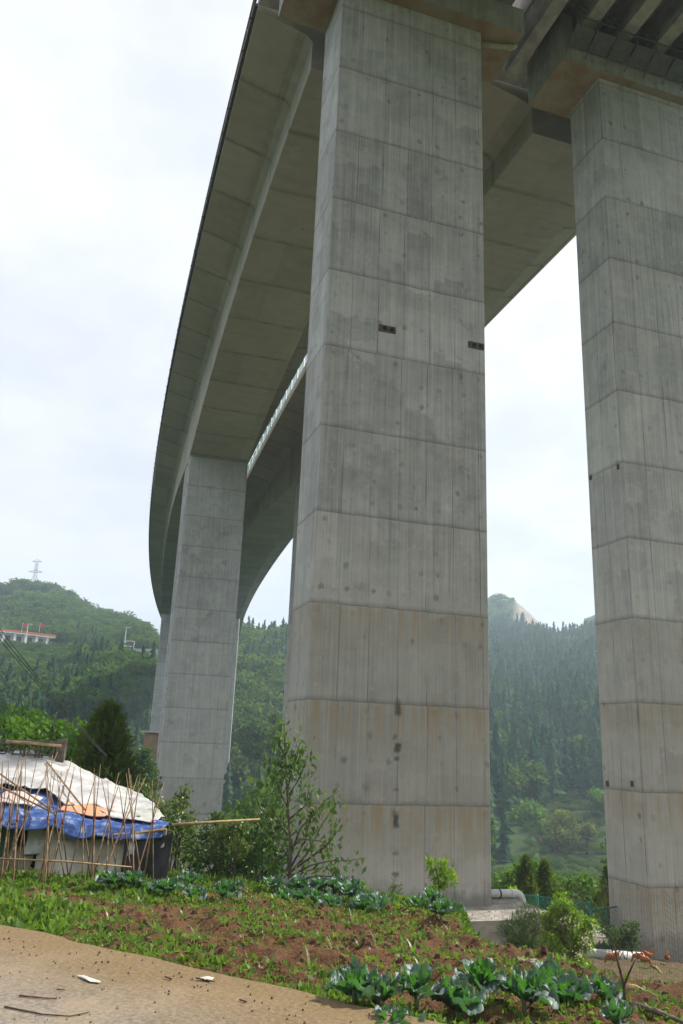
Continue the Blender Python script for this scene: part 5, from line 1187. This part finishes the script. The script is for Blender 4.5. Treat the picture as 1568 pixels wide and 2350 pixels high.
# ------------------------------------------------------------------ hens
M_HEN = simple('hen_feathers', (0.34, 0.11, 0.035), .8, .35, 30); M_COMB = simple('hen_comb', (.55, .03, .02), .5, .1, 9); M_LEG = simple('hen_leg', (.5, .34, .1), .6, .1, 9)
def hen_mesh(peck):
    # rings along the spine from tail to beak: (x, z, half width, half height)
    R0 = [(-.20, .34, .006, .03), (-.17, .33, .025, .055), (-.12, .28, .055, .075), (-.05, .235, .082, .088), (.03, .22, .088, .092), (.09, .235, .066, .078)]
    if peck: R0 += [(.14, .20, .042, .05), (.17, .14, .030, .036), (.185, .09, .026, .030), (.20, .06, .024, .026), (.215, .035, .012, .012), (.225, .015, .003, .003)]
    else: R0 += [(.115, .29, .044, .055), (.13, .345, .031, .038), (.14, .385, .028, .030), (.155, .405, .028, .028), (.178, .405, .016, .016), (.205, .398, .003, .003)]
    b = MB(); n_ = 12; vs = []; m = len(R0)
    for i, (x, z, wx, hz) in enumerate(R0):
        a_, c_ = R0[max(i - 1, 0)], R0[min(i + 1, m - 1)]; d = Vector((c_[0] - a_[0], 0, c_[1] - a_[1])).normalized(); up = Vector((-d.z, 0, d.x))
        for k2 in range(n_):
            t = 6.283 * k2 / n_; p = Vector((x, 0, z)) + up * hz * math.sin(t) + Vector((0, 1, 0)) * wx * math.cos(t); vs.append(p)
    b.add(vs, [(i * n_ + k2, i * n_ + (k2 + 1) % n_, (i + 1) * n_ + (k2 + 1) % n_, (i + 1) * n_ + k2) for i in range(m - 1) for k2 in range(n_)] + [tuple(range(n_ - 1, -1, -1)), tuple((m - 1) * n_ + k2 for k2 in range(n_))])
    for k2 in range(5):   # tail plumes grow from the body
        y = (k2 - 2) * .014; b.add([(-.13, y - .01, .30), (-.13, y + .01, .30), (-.25 + abs(k2 - 2) * .015, y * 2, .43 - abs(k2 - 2) * .02), (-.24 + abs(k2 - 2) * .015, y * 2, .36)], [(0, 1, 2, 3), (3, 2, 1, 0)])
    return b
HM = {}
for pk in (0, 1):
    body = hen_mesh(pk).mesh('hen', M_HEN, True); wing = MB()
    for sg in (-1, 1):
        wing.add([(.06, sg * .088, .26), (-.02, sg * .094, .28), (-.13, sg * .07, .27), (-.10, sg * .085, .21), (.0, sg * .094, .19), (-.02, sg * .104, .235)], [(0, 1, 5), (1, 2, 5), (2, 3, 5), (3, 4, 5), (4, 0, 5)] if sg > 0 else [(1, 0, 5), (2, 1, 5), (3, 2, 5), (4, 3, 5), (0, 4, 5)])
    hx, hz = (.19, .095) if pk else (.15, .43); comb = MB()
    comb.add([(hx - .025, 0, hz - .01), (hx + .025, 0, hz - .012), (hx + .02, 0, hz + .018), (hx + .008, 0, hz + .008), (hx, 0, hz + .024), (hx - .01, 0, hz + .01), (hx - .022, 0, hz + .02)], [tuple(range(7))])
    leg = lambda sg: MB().tube([(.01, sg * .035, .15), (-.005, sg * .035, .075), (.005, sg * .035, .008)], [.016, .009, .008], 6).tube([(.005, sg * .035, .008), (.045, sg * .035, .004)], .006, 5).tube([(.005, sg * .035, .008), (.038, sg * .055, .004)], .005, 5).tube([(.005, sg * .035, .008), (.038, sg * .015, .004)], .005, 5).mesh('leg', M_LEG, True)
    HM[pk] = (body, wing.mesh('wings', M_HEN), comb.mesh('comb', M_COMB), leg(1), leg(-1))
for lab, x, y, rz, pk in (('brown hen pecking left of the forked branch', 1405, 2214, 2.9, 1), ('brown hen right behind the forked branch', 1464, 2212, 2.6, 1), ('brown hen just right of the hen behind the forked branch', 1480, 2220, -.4, 1), ('brown hen standing upright at the end of the pale pipe', 1490, 2208, .2, 0), ('brown hen alone in front of the right pier', 1532, 2214, 1.2, 0)):
    # on the slope in front of the pier foot
    a_, t_ = azt(x, y); Dd = np.linspace(12, 24, 600); zz_ = height(Dd * math.sin(a_), Dd * math.cos(a_)); j = int(np.argmax(Dd * t_ < zz_)); X_, Y_ = Dd[j] * math.sin(a_), Dd[j] * math.cos(a_)
    if j == 0: X_, Y_ = plan(math.degrees(a_), 20); 
    bd, wg, cmb, l1, l2 = HM[pk]; o = obj('hen', bd, None, None, (X_, Y_, gz(X_, Y_)), rz); o.scale = (.62,) * 3; tag(o, lab, 'hen', 'brown hens in the yard')
    obj('wings', wg, None, o); obj('comb', cmb, None, o); obj('leg', l1, None, o); obj('leg', l2, None, o)

# ------------------------------------------------------------------ far things on the left hill
M_PLAS = simple('pale_plaster', (.62, .60, .56), .85, .12, .6); M_TRIM = simple('orange_roof_trim', (.42, .12, .05), .7, .15, .6); M_GLASS = simple('dark_window', (.05, .055, .06), .3, .2, 1); M_FLAG = simple('red_flag', (.6, .03, .02), .7, .1, 1); M_WHITE = simple('white_paint', (.7, .7, .7), .6, .1, 2)
def gpos(x, D): a_, _ = azt(x, 1480); return Vector((D * math.sin(a_), D * math.cos(a_), gz(D * math.sin(a_), D * math.cos(a_))))
c0 = at(-60, 1482, 252); c1_ = at(123, 1480, 252); L_ = (Vector((c1_.x, c1_.y, 0)) - Vector((c0.x, c0.y, 0))).length
bd = empty('roadside_building', Vector((c0.x, c0.y, at(60, 1490, 252).z - 1.5)), math.atan2(c1_.y - c0.y + 9, c1_.x - c0.x)); tag(bd, 'long pale building with an orange roof edge on the left hill', 'building')
zt = at(60, 1447, 252).z - bd.location.z
MB().box(0, L_, 0, 9, -4, zt - .9).build('wall', M_PLAS, bd)
b = MB().box(-1, L_ + 1.2, -1.6, 10, zt - .9, zt); rr = b.build('roof', M_PLAS, bd); MB().box(-1.05, L_ + 1.25, -1.66, -1.58, zt - .55, zt + .02).build('roof_trim', M_TRIM, rr)
for k2 in range(7):
    x = 1 + k2 * (L_ - 2) / 6; MB().box(x - .35, x + .35, -1.2, -.5, -4, zt - .9).build('column', M_WHITE, bd)
    if k2 < 6: MB().box(x + .9, x + (L_ - 2) / 6 - .9, -.06, .02, zt - 3.6, zt - 1.5).build('window', M_GLASS, bd)
for lab, x in (('left of two red flags on the pale roadside building', 50), ('right of two red flags on the pale roadside building', 90)):
    f0 = at(x, 1449, 253); ht = 2.6; fl = empty('flag', f0 - Vector((0, 0, .3))); tag(fl, lab, 'flag', 'red flags on the roof')
    MB().tube([(0, 0, 0), (0, 0, ht + .3)], .06, 6).build('flagpole', M_WHITE, fl); MB().add([(0, 0, ht - 1.0), (1.1, .1, ht - 1.2), (1.15, .15, ht - .1), (0, 0, ht + .1)] + [(0, .06, ht - 1.0), (1.1, .16, ht - 1.2), (1.15, .21, ht - .1), (0, .06, ht + .1)], [(0, 1, 2, 3), (7, 6, 5, 4), (0, 4, 5, 1), (2, 6, 7, 3), (1, 5, 6, 2), (0, 3, 7, 4)]).build('flag_cloth', M_FLAG, fl)
for lab, x, y0, D in (('slender lamp post in front of the pale roadside building', 58, 1432, 246), ('slender lamp post beside the roadside sign', 286, 1440, 246)):
    p = gpos(x, D); zt = at(x, y0, D).z - p.z; lp = empty('lamp_post', p); tag(lp, lab, 'lamp post', 'lamp posts on the hill road')
    MB().tube([(0, 0, -1), (0, 0, zt)], [.16, .09], 6).build('pole', M_WHITE, lp); MB().box(-.1, 1.1, -.15, .15, zt, zt + .15).build('lamp_head', M_WHITE, lp)
a_, b_ = at(288, 1470, 247), at(309, 1481, 247); sg = empty('roadside_sign', Vector((a_.x, a_.y, gz(a_.x, a_.y)))); tag(sg, 'small framed roadside board on the left hill road', 'sign'); zt = a_.z - sg.location.z; wd = math.hypot(b_.x - a_.x, b_.y - a_.y)
MB().box(0, .2, 0, .2, -1, zt).box(wd - .2, wd, 0, .2, -1, zt).box(0, wd, 0, .2, zt - .2, zt).box(0, wd, 0, .2, zt - 1.7, zt - 1.5).build('frame', M_WHITE, sg); MB().box(.2, wd - .2, .05, .15, zt - 1.5, zt - .2).build('board', simple('sign_board', (.10, .09, .10), .6, .2, 2), sg)
a_, b_ = at(136, 1482, 246), at(156, 1486, 246); ag = empty('road_gantry', Vector((a_.x, a_.y, gz(a_.x, a_.y)))); tag(ag, 'low arched gantry with green board right of the pale building', 'gantry'); zt = a_.z - ag.location.z; wd = math.hypot(b_.x - a_.x, b_.y - a_.y)
MB().tube([(0, 0, -1), (0, 0, zt - .4), (.4, 0, zt), (wd - .4, 0, zt), (wd, 0, zt - .4), (wd, 0, -1)], .15, 6).build('arch', M_WHITE, ag); MB().box(.5, wd - .5, -.1, .1, zt - .7, zt + .25).build('board', M_GREEN, ag)
rb = MB(); prev = None
for x in range(100, 372, 8):
    p = at(x, 1484 + (x - 100) * .02, 246.5); zg = gz(p.x, p.y)
    if prev is not None: rb.hexa([(prev.x, prev.y, prev.z - 4), (p.x, p.y, p.z - 4), (p.x, p.y + .4, p.z - 4), (prev.x, prev.y + .4, prev.z - 4)], [(prev.x, prev.y, prev.z), (p.x, p.y, p.z), (p.x, p.y + .4, p.z), (prev.x, prev.y + .4, prev.z)])
    prev = p
o = rb.build('retaining_wall', simple('hazy_concrete', (.42, .42, .40), .9, .15, .3)); tag(o, 'long grey retaining wall of the road on the left hill', 'wall')
# pylon
py = gpos(57, 404); py.z = gz(py.x, py.y); zt = at(57, 1285, 404).z - py.z; pn = empty('power_pylon', py); tag(pn, 'faint lattice power pylon on the left hilltop', 'pylon'); b = MB(); s_ = 404 / FPX
for sx in (-1, 1):
    for sy in (-1, 1): b.tube([(sx * 2.0, sy * 2.0, -1), (sx * .7, sy * .7, zt * .62), (sx * .45, sy * .45, zt)], .065, 4)
for k2 in range(7):
    f = k2 / 7 * .95; w0 = 2.0 - 1.4 * min(1, f / .62); f2 = (k2 + 1) / 7 * .95; w1 = 2.0 - 1.4 * min(1, f2 / .62)
    w0, w1 = max(w0, .5), max(w1, .5)
    for sy in (-1, 1): b.tube([(-w0, sy * w0, zt * f), (w1, sy * w1, zt * f2)], .05, 3); b.tube([(w0, sy * w0, zt * f), (-w1, sy * w1, zt * f2)], .05, 3)
b.build('lattice_mast', M_STEEL, pn); b = MB()
for z_, hw in ((zt * .99, 2.2), (zt * .70, 3.3)):
    b.tube([(-hw, 0, z_), (hw, 0, z_)], .14, 4); b.tube([(-hw, 0, z_), (0, 0, z_ + 1.2), (hw, 0, z_)], .09, 4)
b.build('cross_arms', M_STEEL, pn)
# cables running down from the upper left past the juniper
a_, b_ = at(-40, 1405, 12.4), at(246, 1736, 16.2); o = MB()
for k2 in range(3):
    of = Vector((.03 * (k2 - 1), 0, .045 * (k2 - 1))); o.tube([of + (b_ - a_) * f + Vector((0, 0, -.25 * 4 * f * (1 - f) * .25)) - of * f * .8 for f in np.linspace(0, 1, 12)], .0055, 5, False)
o = o.build('overhead_cable', simple('black_cable', (.04, .045, .04), .6, .2, 9), None, True, a_); tag(o, 'three dark cables slanting down from the upper left above the hut', 'cable')
q = at(336, 1714, 62); hb = empty('block_house', Vector((q.x, q.y, gz(q.x, q.y)))); tag(hb, 'small tan block house peeping out left of the twin-walled pier', 'house'); zt = at(336, 1681, 64).z - hb.location.z
MB().box(-.25, 2.4, 0, 3, -1, zt).build('wall', simple('tan_render', (.36, .25, .16), .9, .2, 2), hb); MB().box(-.4, 2.6, -.2, 3.2, zt, zt + .12).build('roof', M_PLAS, hb)

# ------------------------------------------------------------------ haze: even air round everything
g = NT('haze_air')
g.n('OutputMaterial', {1: g.n('VolumePrincipled', {'Color': (.68, .84, 1, 1), 'Density': 0.00075, 'Anisotropy': 0.25}).outputs[0]})
MB().box(-830, 830, -830, 830, -27, 132).build('haze', g.m)['kind'] = 'stuff'
